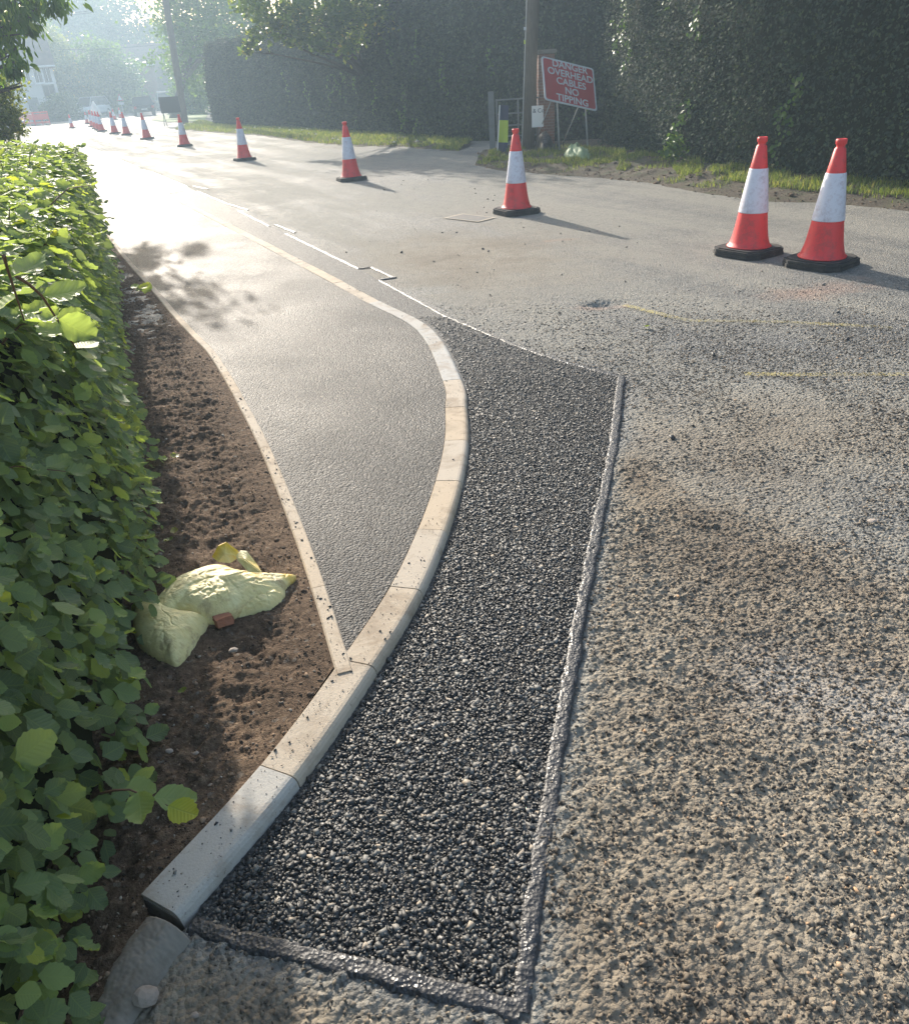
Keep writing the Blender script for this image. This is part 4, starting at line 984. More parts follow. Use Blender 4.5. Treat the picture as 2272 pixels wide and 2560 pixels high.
p1, b1, d1 = pole(464, 312, 414, 0, 53, .20, 11, 'slim leaning wooden pole at the side entrance')
# cables
def cable(a, b, sag, label):
    a, b = np.array(a, float), np.array(b, float); pts = [a*(1-t)+b*t-np.array([0, 0, 4*sag*t*(1-t)]) for t in np.linspace(0, 1, 14)]
    o = MB().tube([tuple(p-a) for p in pts], .022, 5).build('overhead_cable', MT['cable'], None, True, loc=a); tag(o, label, 'cable', 'overhead cables near the houses')
cable(Y(120, 32, 92), Y(235, 24, 92), .1, 'upper thin overhead cable before the bluish tree')
cable(Y(120, 36, 92), Y(235, 29, 92), .1, 'lower thin overhead cable before the bluish tree')
cable(Y(150, 123, 96), Y(385, 112, 96), .1, 'long cable passing over the roof of the brick house')

# danger sign
W_, Hh = 1.222, .942; cen = np.array([2.909, 17.8, 1.334])
_m = (Matrix.Rotation(.488, 3, 'Z') @ Matrix.Rotation(-.568, 3, 'X') @ Matrix.Rotation(.284, 3, 'Y'))
eu = np.array(_m.col[0]); ev = np.array(_m.col[2]); en = np.cross(eu, ev)
sgn = empty('danger_sign', (cen[0], cen[1], 0)); tag(sgn, 'red danger overhead cables sign leaning back on a metal frame', 'sign')
off_ = np.array([cen[0], cen[1], 0])
SM = Matrix(((eu[0], ev[0], en[0], cen[0]-off_[0]), (eu[1], ev[1], en[1], cen[1]-off_[1]), (eu[2], ev[2], en[2], cen[2]), (0, 0, 0, 1)))
def rrect(w_, h_, r, n=5):
    out = []
    for cx_, cy_, a0 in ((w_/2-r, h_/2-r, 0), (-w_/2+r, h_/2-r, 90), (-w_/2+r, -h_/2+r, 180), (w_/2-r, -h_/2+r, 270)):
        for k in range(n+1): a = math.radians(a0+90*k/n); out.append((cx_+r*math.cos(a), cy_+r*math.sin(a)))
    return out
pan = MB().prism(rrect(W_, Hh, .06), -.012, .0, SM).build('sign_panel', MT['signwhite'], sgn)
MB().prism(rrect(W_-.07, Hh-.07, .045), .0008, .003, SM).build('red_face', MT['signred'], pan)
lines = ['DANGER', 'OVERHEAD', 'CABLES', 'NO', 'TIPPING']
for i, tx in enumerate(lines):
    cu = bpy.data.curves.new('text', 'FONT'); cu.body = tx; cu.size = Hh*.218; cu.align_x = 'CENTER'; cu.align_y = 'CENTER'; cu.extrude = .0012; cu.offset = .0035
    to = bpy.data.objects.new('text', cu); COL.objects.link(to)
    dg = bpy.context.evaluated_depsgraph_get(); me = bpy.data.meshes.new_from_object(to.evaluated_get(dg)); bpy.data.objects.remove(to)
    me.transform(Matrix.Translation((W_*.03, Hh*(.39-.192*i), .0055))); me.transform(SM)
    me.materials.clear(); me.materials.append(MT['signwhite'])
    lo = bpy.data.objects.new('lettering', me); COL.objects.link(lo); lo.parent = pan
def on_sign(fx, fy): return np.array(SM @ Vector((W_*fx, Hh*fy, -.015)))
def gp(px, py, yy): p = Y(px, py, yy); return np.array([p[0], p[1], max(.05, min(p[2], .25))])-off_
lw_ = [(on_sign(-.24, .3), gp(1399, 386, 17.5)), (on_sign(.30, .3), gp(1470, 386, 17.7)), (on_sign(-.33, -.35), gp(1326, 378, 18.6)), (on_sign(.19, -.35), gp(1399, 362, 18.9))]
for i, (a, b_) in enumerate(lw_):
    b_ = b_.copy(); b_[2] = .02
    MB().tube([Vector(a), Vector(b_)], .017 if i < 2 else .012, 8).build('leg', MT['galv'], sgn, True)
MB().tube([Vector(on_sign(-.24, -.2)), Vector(on_sign(.30, -.2))], .014, 6).build('crossbar', MT['galv'], sgn, True)

# verge marker post
mp = G(1253, 400); mk = empty('marker_post', (mp[0], mp[1]+.2, .03)); tag(mk, 'dark blue and yellow green marker post leaning at the gate', 'marker post'); mk.rotation_euler = (0, math.radians(5), math.radians(-8))
MB().box((0, 0, .03), (.34, .16, .05), None, .015).lathe([(.05, .05), (.045, .09), (.02, .12)], 12).build('foot', MT['signwhite'], mk)
def curve_panel(z0, z1, m, nm):
    V = []; F = []; n = 8
    for z in (z0, z1):
        for k in range(n+1):
            t_ = k/n; wv = .085+.02*(1-z/1.0); V.append((-.06+wv*2*t_, .03*math.sin(t_*math.pi), z))
        for k in range(n+1):
            t_ = k/n; wv = .085+.02*(1-z/1.0); V.append((-.06+wv*2*t_, .03*math.sin(t_*math.pi)+.008, z))
    m_ = 2*(n+1)
    for k in range(n): F += [(k, k+1, m_+k+1, m_+k), (n+1+k+1, n+1+k, m_+n+1+k, m_+n+1+k+1)]
    F += [(0, m_, m_+n+1, n+1), (n, 2*n+1, m_+2*n+1, m_+n)]
    mesh(nm, V, F, m, mk)
curve_panel(.12, .30, MT['blue'], 'lower_band'); curve_panel(.30, .72, MT['lime'], 'middle_band'); curve_panel(.72, 1.0, MT['blue'], 'upper_band')
MB().tube([(-.07, .0, .05), (-.07, 0, 1.0)], .012, 6).build('edge_rod', MT['white'], mk)

# gate
gpt = Y(1232, 392, 19.6); gt = empty('metal_gate', (gpt[0], gpt[1], 0), math.radians(-6)); tag(gt, 'dark tubular metal field gate standing before the hedge', 'gate')
MB().box((0, 0, .62), (.13, .13, 1.28), None, .01).build('gate_post', MT['gatesteel'], gt)
mb = MB(); x0, x1 = .12, 1.05
for z in (.12, .34, .56, .80, 1.08): mb.tube([(x0, 0, z), (x1, 0, z)], .017, 6)
mb.build('rail', MT['gatesteel'], gt, True)
for xx in (x0, .60, x1): MB().tube([(xx, 0, .10), (xx, 0, 1.10)], .02, 6).build('upright', MT['gatesteel'], gt, True)
# brick pier
bp = Y(1364, 380, 19.6); pr = empty('brick_pier', (bp[0], bp[1], 0)); tag(pr, 'weathered brick gate pier behind the near wooden pole', 'pier')
MB().box((0, 0, .95), (.36, .36, 1.9), None, .01).build('shaft', MT['brick'], pr)
MB().box((0, 0, 1.95), (.44, .44, .08), None, .015).build('cap', MT['oldkerb'], pr)
# estate board
eb = Y(1346, 290, 18.0); es = empty('notice_board', (eb[0], eb[1], 0)); tag(es, 'small white notice reading and Co, half hidden by the near pole', 'sign')
eh = Y(1346, 290, 18.0)[2]; MB().box((-.02, 0, eh), (.24, .015, .40)).build('panel', MT['white'], es)
MB().box((-.02, .03, eh*.5), (.04, .04, eh)).build('post', MT['fence'], es)
for tx, dz, sz_ in (('& Co', .09, .11), ('sale', -.06, .05), ('by', -.13, .05)):
    if tx != '& Co':
        continue
    cu = bpy.data.curves.new('text', 'FONT'); cu.body = tx; cu.size = sz_; cu.align_x = 'CENTER'; cu.extrude = .001
    to = bpy.data.objects.new('text', cu); COL.objects.link(to); dg = bpy.context.evaluated_depsgraph_get(); me = bpy.data.meshes.new_from_object(to.evaluated_get(dg)); bpy.data.objects.remove(to)
    me.transform(Matrix.Rotation(math.pi/2, 4, 'X')); me.transform(Matrix.Translation((0, -.0095, eh+dz-.02))); me.materials.clear(); me.materials.append(MT['blue'])
    lo = bpy.data.objects.new('lettering', me); COL.objects.link(lo); lo.parent = es

# ------------------------------------------------------------ soft lumps: sacks, bags
def lump(name, outline, hfun, mat_, thick, n=60, label=None, cat=None, origin=None, seed=0, edgef=None, wr=.006, parent=None, z0=0.0):
    """a filled sack: outline in ground coords; pillow profile with folds, closed underneath"""
    O = smooth_line(np.vstack([outline, outline[:1]]), 14)[:-1]; c = O.mean(0) if origin is None else np.asarray(origin)
    nr = 60; V = []; m = len(O); ed = []
    for i in range(nr+1):
        r = math.sin(i/nr*math.pi/2)
        for k in range(m):
            p = c[:2]+(O[k, :2]-c[:2])*r; V.append((p[0], p[1])); ed.append(r)
    V = np.array(V); ed = np.array(ed); x, y = V[:, 0], V[:, 1]
    prof = np.sqrt(np.clip(1-ed**2.6, 0, 1))
    h = thick*prof*(hfun(x, y) if hfun else 1)
    ang = .6; xr = x*math.cos(ang)+y*math.sin(ang); yr = -x*math.sin(ang)+y*math.cos(ang)
    fold = np.abs(fbm(xr*9+seed, yr*34, 3, 400+seed)-.5)*2
    cr = np.exp(-((fbm(xr*5+seed, yr*17, 3, 420+seed)-.5)/.022)**2)+.7*np.exp(-((fbm(xr*16+seed, yr*9, 3, 430+seed)-.5)/.02)**2)
    h = h+wr*(.5-fold)*1.2*np.clip(prof*2, 0, 1)-cr*wr*.9*np.clip(prof*2, 0, 1)+(fbm(x*9, y*9, 2, 410+seed)-.5)*thick*.14*prof
    top = np.column_stack([x, y, z0+h]); bot_ = np.column_stack([x, y, z0-.02-.0*h]); nv = len(top)
    F = []
    for i in range(nr):
        for k in range(m): F.append((i*m+k, (i+1)*m+k, (i+1)*m+(k+1) % m, i*m+(k+1) % m))
    F += [(nv+a, nv+b, nv+c_, nv+d_) for d_, c_, b, a in F[:]]
    for k in range(m): F.append((nr*m+k, nv+nr*m+k, nv+nr*m+(k+1) % m, nr*m+(k+1) % m))
    e = np.zeros(nv) if edgef is None else edgef(x, y)
    o = mesh(name, np.vstack([top, bot_])-np.array([c[0], c[1], 0]), F, mat_, parent, True, loc=(c[0], c[1], 0), attrs=dict(edge=np.r_[e, e])); 
    if label: tag(o, label, cat)
    return o
def gz(l, z): return np.array([G(x_, y_, z) for x_, y_ in l])
# upper full sack: hump and tied tail towards the kerb
sk = empty('sandbag', tuple(G(540, 1500))); tag(sk, 'pale yellow green sandbag with a knotted tail lying on the soil', 'sandbag'); so_ = np.array(G(540, 1500))
def tailh(x, y):
    t_ = G(735, 1440); d = np.hypot(x-t_[0], y-t_[1]); return np.clip(d/.20, .25, 1)
main = gz([(380,1520),(425,1470),(490,1440),(560,1425),(625,1440),(668,1452),(736,1432),(720,1452),(690,1480),(640,1510),(585,1535),(520,1550),(440,1545),(385,1560)], .06)
o = lump('body', main, tailh, MT['sack'], .088, origin=tuple(gz([(520,1490)], .06)[0]), seed=1, z0=.045, edgef=lambda x, y: np.clip(1-np.hypot(x-G(720,1440,.06)[0], y-G(720,1440,.06)[1])/.04, 0, 1)*.9)
o.parent = sk; o.location = Vector(o.location)-Vector(so_)
low = gz([(585,1530),(640,1500),(705,1470),(712,1490),(680,1520),(630,1536),(590,1545)], .04)
o = lump('lower_fold', low, None, MT['sack'], .06, seed=3, z0=.02); o.parent = sk; o.location = Vector(o.location)-Vector(so_)
# yellow torn hem standing up behind the hump
def flap(name, pts, edge):
    pts = np.array(pts)-so_; n = len(pts)
    c = pts.mean(0)+np.array([0, -.01, .008]); V = np.vstack([pts, [c], pts+np.array([.002, .006, 0]), [c+np.array([.002, .006, 0])]])
    F = [(i, (i+1) % n, n) for i in range(n)]+[(n+1+(i+1) % n, n+1+i, 2*n+1) for i in range(n)]+[((i+1) % n, i, n+1+i, n+1+(i+1) % n) for i in range(n)]
    mesh(name, V, F, MT['sack'], sk, False, attrs=dict(edge=edge+[0.4]+edge+[.4]))
yb = main[:, 1].max()
flap('hem', [Y(530,1392,2.42), Y(545,1365,2.44), Y(563,1357,2.45), Y(592,1378,2.44), Y(600,1392,2.42), Y(575,1408,2.40), Y(545,1405,2.40)], [1, 1, 1, 1, .8, .1, .5])
flap('hem', [Y(588,1390,2.42), Y(600,1378,2.44), Y(615,1380,2.44), Y(640,1412,2.40), Y(652,1432,2.36), Y(620,1430,2.36), Y(595,1402,2.40)], [.3, .1, .1, .5, .4, .2, .1])
# second sack lying towards the hedge
sec = gz([(372,1495),(420,1530),(470,1548),(520,1556),(512,1580),(490,1610),(468,1640),(440,1662),(415,1655),(380,1640),(340,1600),(335,1540)], .04)
o = lump('sandbag', sec, None, MT['sack'], .085, label='flatter pale sandbag tucked half under the hedge', cat='sandbag', seed=7, z0=.03, wr=.004)
# brick fragment and loose stones
def rock(name, p, size, mat_, label, cat, flat=.6, rz=0):
    bm = bmesh.new(); bmesh.ops.create_cube(bm, size=1) if 'brick' in name else bmesh.ops.create_icosphere(bm, subdivisions=2, radius=.5)
    if 'brick' in name: bmesh.ops.bevel(bm, geom=bm.edges[:], offset=.06, segments=1, affect='EDGES'); bmesh.ops.subdivide_edges(bm, edges=bm.edges[:], cuts=2, use_grid_fill=True)
    for v in bm.verts: v.co *= 1+random.uniform(-.12, .12); v.co.z *= flat; v.co.x *= 1.25
    bmesh.ops.scale(bm, vec=(size,)*3, verts=bm.verts)
    me = bpy.data.meshes.new(name); bm.to_mesh(me); bm.free(); me.materials.append(mat_); o = bpy.data.objects.new(name, me); COL.objects.link(o)
    o.location = (p[0], p[1], p[2]+size*flat*.32); o.rotation_euler = (random.uniform(-.2, .2), random.uniform(-.2, .2), rz); return tag(o, label, cat)
rock('brick_fragment', G(560, 1556, .05), .045, MT['brickbit'], 'broken red brick piece beside the sandbag', 'brick fragment', .7, .6)
rock('stone', G(585, 1628, .045), .024, MT['lav'], 'pale stone on shaded soil below the sandbag', 'stone')
rock('stone', G(367, 2496, .015), .045, MT['lav'], 'pinkish fist sized stone by the old sunken kerb', 'stone', .5)
rock('stone', G(424, 1880, .05), .018, MT['lav'], 'left of two small pale stones on shaded soil', 'stone')
rock('stone', G(490, 1885, .05), .014, MT['lav'], 'right of two small pale stones on shaded soil', 'stone')
rock('stone', G(487, 2541, .01), .014, MT['lav'], 'small whitish stone at the bottom edge of the soil', 'stone')
rock('stone', G(2180, 1303, .01), .030, MT['lav'], 'flat brown stone lying on the dusty road', 'stone', .3)
# fallen leaves
def fallen(px, py, z, size, mat_, label, r):
    pv, pf = leaf_proto('beech_fine'); a = rng.uniform(0, 6.28); R_ = np.array([[math.cos(a), -math.sin(a), 0], [math.sin(a), math.cos(a), 0], [0, 0, 1.6]])
    o = mesh('fallen_leaf', (pv*size) @ R_.T, pf, MT[mat_], None, True, loc=tuple(G(px, py, z)+np.array([0, 0, .012])), uv=pv[:, :2], attrs=dict(rnd=np.full(len(pv), r))); o.rotation_euler = (rng.normal(0, .2), rng.normal(0, .2), 0)
    tag(o, label, 'leaf')
fallen(442, 1139, .05, .055, 'tree_pale', 'pale dry leaf on soil right of the hedge, above the sandbag', .8)
fallen(410, 1360, .05, .045, 'tree_pale', 'greyish curled leaf on soil left above the sandbag', .5)
fallen(470, 1728, .055, .028, 'walnut', 'small bright green leaf on the soil below the sandbag', .9)
fallen(437, 1340, .05, .04, 'tree_pale', 'pale leaf just behind the sandbag on soil', .95)
fallen(1610, 819, .0, .05, 'walnut', 'single green leaf lying on the road near a yellow line', .6)
# crumbs and grit
def on_poly(pl, n): 
    Q = hexfill(pl, .02, .5); return Q[rng.permutation(len(Q))[:n]]
kbp = offset(np.array(KB+[farB[0], farB[1]]), .008); kfp = offset(np.array(KB+[farB[0], farB[1]]), .105)
kpoly = np.vstack([kbp[:, :2], kfp[::-1, :2]]); Q = hexfill(kpoly, .012, .5); Q = Q[rng.random(len(Q)) < .16*np.clip(fbm(Q[:, 0]*3, Q[:, 1]*3, 2, 7)*3-.7, .15, 2)]
zk = np.interp(Q[:, 1], [k[1] for k in KB+farB[:2]], [k[2] for k in KB+farB[:2]])
pebbles('asphalt_crumbs', np.column_stack([Q, zk+.0015]), rng.choice([.0012, .002, .003, .006], len(Q), p=[.45, .35, .15, .05]), .5, MT['stones'], 'black crumbs of asphalt scattered on the pale kerb', 'crumbs', angular=True)
epoly = np.vstack([offset(EO[:8], .008)[:, :2], offset(EO[:8], .046)[::-1, :2]]); Q = hexfill(epoly, .010, .5); Q = Q[rng.random(len(Q)) < .14*np.clip(fbm(Q[:, 0]*4, Q[:, 1]*4, 2, 8)*3-.8, .1, 2)]
zk = np.interp(Q[:, 1], EO[:, 1], EO[:, 2])
pebbles('asphalt_crumbs', np.column_stack([Q, zk+.0035]), rng.choice([.0012, .002, .0035, .006], len(Q), p=[.4, .35, .17, .08]), .5, MT['stones'], 'black crumbs of asphalt along the narrow edging', 'crumbs')
MT['clods'] = mat('clods', build=lambda n: (n.set('Base Color', n.ramp(n.attr('rnd'), [(0, (.04, .03, .022)), (.5, (.17, .115, .078)), (.9, (.30, .21, .14)), (1, (.42, .37, .31))])), n.set('Roughness', .95), n.bump(n.noise(260), .6, .002)))
idx = rng.choice(Gs.shape[0]*Gs.shape[1], 34000); Ps = Gs.reshape(-1, 3)[idx]; Ps = Ps[Ps[:, 1] < 9]
pebbles('soil_grit', Ps+[0, 0, .001], rng.choice([.002, .0032, .005, .009], len(Ps), p=[.44, .36, .17, .03]), .7, MT['clods'], 'small stones and crumbs of earth over the soil', 'grit')
P = np.column_stack([rng.uniform(-1, 5, 500), rng.uniform(3.2, 16, 500), np.full(500, .006)]); m = ~inside([p[:2] for p in seal_bot]+[p[:2] for p in seal_near]+[(-1.4, 10), (-14, 36), (-20, 36), (-20, 0), (-.9, .9)], P[:, 0], P[:, 1])
P = P[m]; P = P[P[:, 0] < 3.0-(P[:, 1]-7)*.35]
pebbles('loose_grit', P, rng.choice([.004, .007, .012, .018], len(P), p=[.45, .33, .17, .05]), .6, MT['stones'], 'dark loose crumbs scattered over the road', 'grit', angular=True)
idx = rng.choice(bk1.shape[0]*bk1.shape[1], 6000); Pb = bk1.reshape(-1, 3)[idx]+rng.normal(0, .03, (6000, 3))*[1, 1, 0]
pebbles('bank_clods', Pb, rng.choice([.008, .014, .022, .035], 6000, p=[.4, .35, .2, .05]), .6, MT['soil'], 'small clods and stones on the earth bank below the right hedge', 'clods')
# near dusty stones pressed in the rough road
nr_ = 150000; P = np.column_stack([rng.uniform(-.6, 3.4, nr_), .62+6.0*rng.random(nr_)**1.45])
P = P[rng.random(nr_) < np.clip((6.6-P[:, 1])/2.2, 0, 1)*np.clip(.35+fbm(P[:, 0]*1.1, P[:, 1]*1.1, 3, 66)*1.3, 0, 1)]; nr_ = len(P); m = ~inside([p[:2] for p in seal_bot]+[p[:2] for p in seal_near]+[(-1.4, 10), (-14, 36), (-20, 36), (-20, 0), (-.9, .9)], P[:, 0], P[:, 1])
P = P[m]; P = P[rng.random(len(P)) < np.clip(fbm(P[:, 0]*2.2, P[:, 1]*2.2, 3, 77)*3.6-1.0, .25, 1)]; hh, _, _ = road_height(P[:, 0], P[:, 1])
MT['dustystone'] = mat('dusty_stone', build=lambda n: (n.set('Base Color', n.mix(n.ramp(n.noise(1.3, None, 3, .6), [(.42, 0), (.6, .62)]), n.ramp(n.attr('rnd'), [(0, (.05, .048, .044)), (.35, (.12, .105, .088)), (.8, (.27, .225, .17)), (.97, (.36, .31, .24)), (1, (.48, .30, .17))]), (.10, .078, .058))), n.set('Roughness', .85), n.set('Specular IOR Level', .25)))
pebbles('road_chippings', np.column_stack([P, hh+.0002]), rng.choice([.0030, .0045, .0064, .0092], len(P), p=[.34, .34, .23, .09]), .75, MT['dustystone'], 'dusty chippings worked loose from the worn road', 'chippings', angular=True)

# covers in the road
mc = empty('inspection_cover', (G(1172, 546)[0], G(1172, 546)[1], 0)); tag(mc, 'rectangular flush inspection cover left of the cone before the danger sign', 'cover')
pc = gz([(1108,546),(1155,535),(1240,545),(1195,556)], 0)-np.array([G(1172,546)[0], G(1172,546)[1], 0])
def frame(P, wd_, z):
    c = P.mean(0); mb = MB(); n = len(P)
    Q = c+(P-c)*(1-wd_); V = [tuple(p+[0, 0, z]) for p in P]+[tuple(p+[0, 0, z]) for p in Q]
    return mb.add(V, [((i+1) % n, i, n+i, n+(i+1) % n) for i in range(n)])
frame(pc, .13, .010).build('frame', mat('worn_concrete', build=dirty((.42, .36, .28), (.28, .22, .16), .6, 9, .85)), mc)
c = pc.mean(0); MB().add([tuple(c+(p-c)*.86+[0, 0, .008]) for p in pc], [(3, 2, 1, 0)]).build('lid', MT['castiron'], mc)
gl = empty('gully_grate', tuple(G(432, 479))); tag(gl, 'cast iron gully grate beside the far kerb', 'gully grate')
pg = gz([(407.6,479.5),(450.6,471),(458,477),(420,485)], 0)-G(432, 479)
frame(pg, .16, .014).build('frame', MT['castiron'], gl)
mb = MB(); a, b_, c_, d_ = pg
for k in range(6):
    t0, t1 = .1+k*.14, .1+k*.14+.07; V = [a*(1-t0)+b_*t0, a*(1-t1)+b_*t1, d_*(1-t1)+c_*t1, d_*(1-t0)+c_*t0]; mb.add([tuple(v+[0, 0, .011]) for v in V], [(3, 2, 1, 0)])
mb.build('bar', MT['castiron'], gl)

# verge litter by the sign
bg_ = gz([(1402,391),(1425,380),(1440,384),(1462,391),(1468,399),(1430,400),(1408,398)], .12)+np.array([.1, .25, 0])
lump('crumpled_sheet', bg_, lambda x, y: .35+1.5*np.abs(fbm(x*7, y*3, 3, 44)-.5)*2+.5*(fbm(x*3, y*3, 2, 45)), MT['cloth'], .15, label='pale green crumpled sheet heaped under the danger sign', cat='sheet', seed=13, z0=.12, wr=.02)
bb = gz([(1330,378),(1345,366),(1368,366),(1376,380),(1350,388)], .12)+np.array([.1, .35, 0])
lump('refuse_bag', bb, None, MT['plastic'], .30, label='black plastic bag behind the near wooden pole', cat='bag', seed=17, z0=.12, wr=.02)

# ------------------------------------------------------------ far things
# houses
def house(name, label, c, w_, d_, eave, ridge, wallm, rz, hip=False):
    r = empty(name, c, rz); tag(r, label, 'house')
    V = [(-w_/2, -d_/2, 0), (w_/2, -d_/2, 0), (w_/2, d_/2, 0), (-w_/2, d_/2, 0), (-w_/2, -d_/2, eave), (w_/2, -d_/2, eave), (w_/2, d_/2, eave), (-w_/2, d_/2, eave), (-w_/2, 0, ridge-.1), (w_/2, 0, ridge-.1)]
    mesh('wall', V, [(0, 1, 5, 4), (1, 2, 6, 9, 5), (2, 3, 7, 6), (3, 0, 4, 8, 7)], wallm, r)
    o_ = .3; sl = (ridge-eave)/(d_/2)
    V = []; 
    for z in (0, .14):
        V += [(-w_/2-o_, -d_/2-o_, eave-o_*sl+z), (w_/2+o_, -d_/2-o_, eave-o_*sl+z), (w_/2+o_, 0, ridge+z), (-w_/2-o_, 0, ridge+z), (w_/2+o_, d_/2+o_, eave-o_*sl+z), (-w_/2-o_, d_/2+o_, eave-o_*sl+z)]
    F = [(0, 3, 2, 1), (3, 5, 4, 2), (6, 7, 8, 9), (9, 8, 10, 11), (0, 1, 7, 6), (4, 5, 11, 10), (1, 2, 8, 7), (2, 4, 10, 8), (3, 0, 6, 9), (5, 3, 9, 11)]
    rf = mesh('roof', V, F, MT['roof'], r)
    MB().tube([(-w_/2-.3, -d_/2-.36, eave-.14), (w_/2+.3, -d_/2-.36, eave-.14)], .07, 8).build('gutter', MT['white'], rf)
    MB().box((-w_*.3, 0, ridge+.5), (.6, .5, 1.2)).box((-w_*.3, 0, ridge+1.15), (.7, .6, .12)).build('chimney', MT['brick'], rf)
    return r
def window(parent, x, y, z, w_, h_, name='window', frm='white', pane='glass', bars=1):
    mb = MB(); t_ = .07
    for (cx_, cz_, ww, hh_) in ((0, h_/2-t_/2, w_, t_), (0, -h_/2+t_/2, w_, t_), (-w_/2+t_/2, 0, t_, h_-2*t_), (w_/2-t_/2, 0, t_, h_-2*t_)): mb.box((x+cx_, y, z+cz_), (ww, .10, hh_))
    for k in range(bars): mb.box((x-w_/2+w_*(k+1)/(bars+1), y+.004, z), (.05, .09, h_-2*t_))
    f = mb.build(name, MT[frm], parent); MB().box((x, y+.03, z), (w_-2*t_, .02, h_-2*t_)).build('pane', MT[pane], f)
    MB().box((x, y-.05, z-h_/2-.05), (w_+.15, .22, .08)).build('sill', MT['white'], f)
wr_ = Y(128, 160, 89); we = wr_[2]; HR = math.radians(24); hw, hd = 12.0, 6.4
ht_ = np.array([math.cos(HR), math.sin(HR)]); hn_ = np.array([-math.sin(HR), math.cos(HR)]); hc = wr_[:2]-ht_*hw/2+hn_*hd/2
wh = house('white_house', 'white rendered house with tiled roof at the far left', (hc[0], hc[1], 0), hw, hd, we, 8.2, MT['render'], HR)
def on_wall(px, py):
    d = ray(px, py); k = (wr_[:2]@hn_)/(d[:2]@hn_); P = d*k; return (P[:2]-wr_[:2])@ht_+hw/2, P[2]+EYE
for (a0, a1) in ((56, 71), (89, 101), (112, 124)):
    x0_, z0_ = on_wall(a0, 167); x1_, z1_ = on_wall(a1, 207); window(wh, (x0_+x1_)/2, -hd/2-.03, (z0_+z1_)/2, max(.8, x1_-x0_), z0_-z1_)
x0_, z0_ = on_wall(124, 229); window(wh, x0_, -hd/2-.03, z0_, 1.1, 1.25, frm='gatesteel')
MB().box((on_wall(85, 262)[0], -hd/2-.04, 1.05), (.95, .10, 2.1)).build('door', MT['gatesteel'], wh)
h2r = Y(385, 170, 108); h2l = Y(165, 170, 108); zr = Y(300, 114, 112)[2]; ze = Y(300, 163, 108)[2]
bh = house('brick_house', 'dark brick house with a long tiled roof behind the rounded tree', ((h2l[0]+h2r[0])/2, 112, 0), h2r[0]-h2l[0], 8, ze, zr, MT['brick'], 0)
for px_ in (327, 205): c0 = Y(px_, 182, 108); window(bh, c0[0]-bh.location.x, -4.03, c0[2], 1.9, 1.3, bars=2)
c0 = Y(350, 250, 108); window(bh, c0[0]-bh.location.x, -4.03, 1.5, 1.6, 1.2)
# red barriers
def barrier(p0, p1, label, strip):
    p0 = np.array(p0); p1 = np.array(p1); L = np.linalg.norm(p1-p0); r = empty('road_barrier', tuple(p0), math.atan2(p1[1]-p0[1], p1[0]-p0[0])); tag(r, label, 'barrier', 'red plastic barriers before the white house')
    mb = MB(); mb.box((L/2, 0, .95), (L, .05, .10), None, .01); mb.box((L/2, 0, .62), (L, .045, .42), None, .01); mb.box((L/2, 0, .20), (L, .045, .14), None, .01)
    for x_ in (.04, L/2, L-.04): mb.box((x_, 0, .52), (.07, .055, .96), None, .01)
    mb.build('panel', MT['barrier'], r)
    for x_ in (.25, L-.25): MB().box((x_, 0, .03), (.12, .5, .06), None, .01).build('foot', MT['rubber'], r)
    if strip: MB().box((L/2, -.03, 1.012), (L, .03, .05)).build('white_strip', MT['white'], r)
bA, bB, bC, bD = G(38, 311), G(64, 313), G(90, 313), G(127, 311)
barrier(bA, (bA+bB*1.0)/2+(bB-bA)*.45, 'left red barrier panel with a white top edge', True); barrier(bB, bC-(bC-bB)*.03, 'middle red barrier panel with a white top edge', True); barrier(bC, bD, 'right red barrier panel without a white top', False)
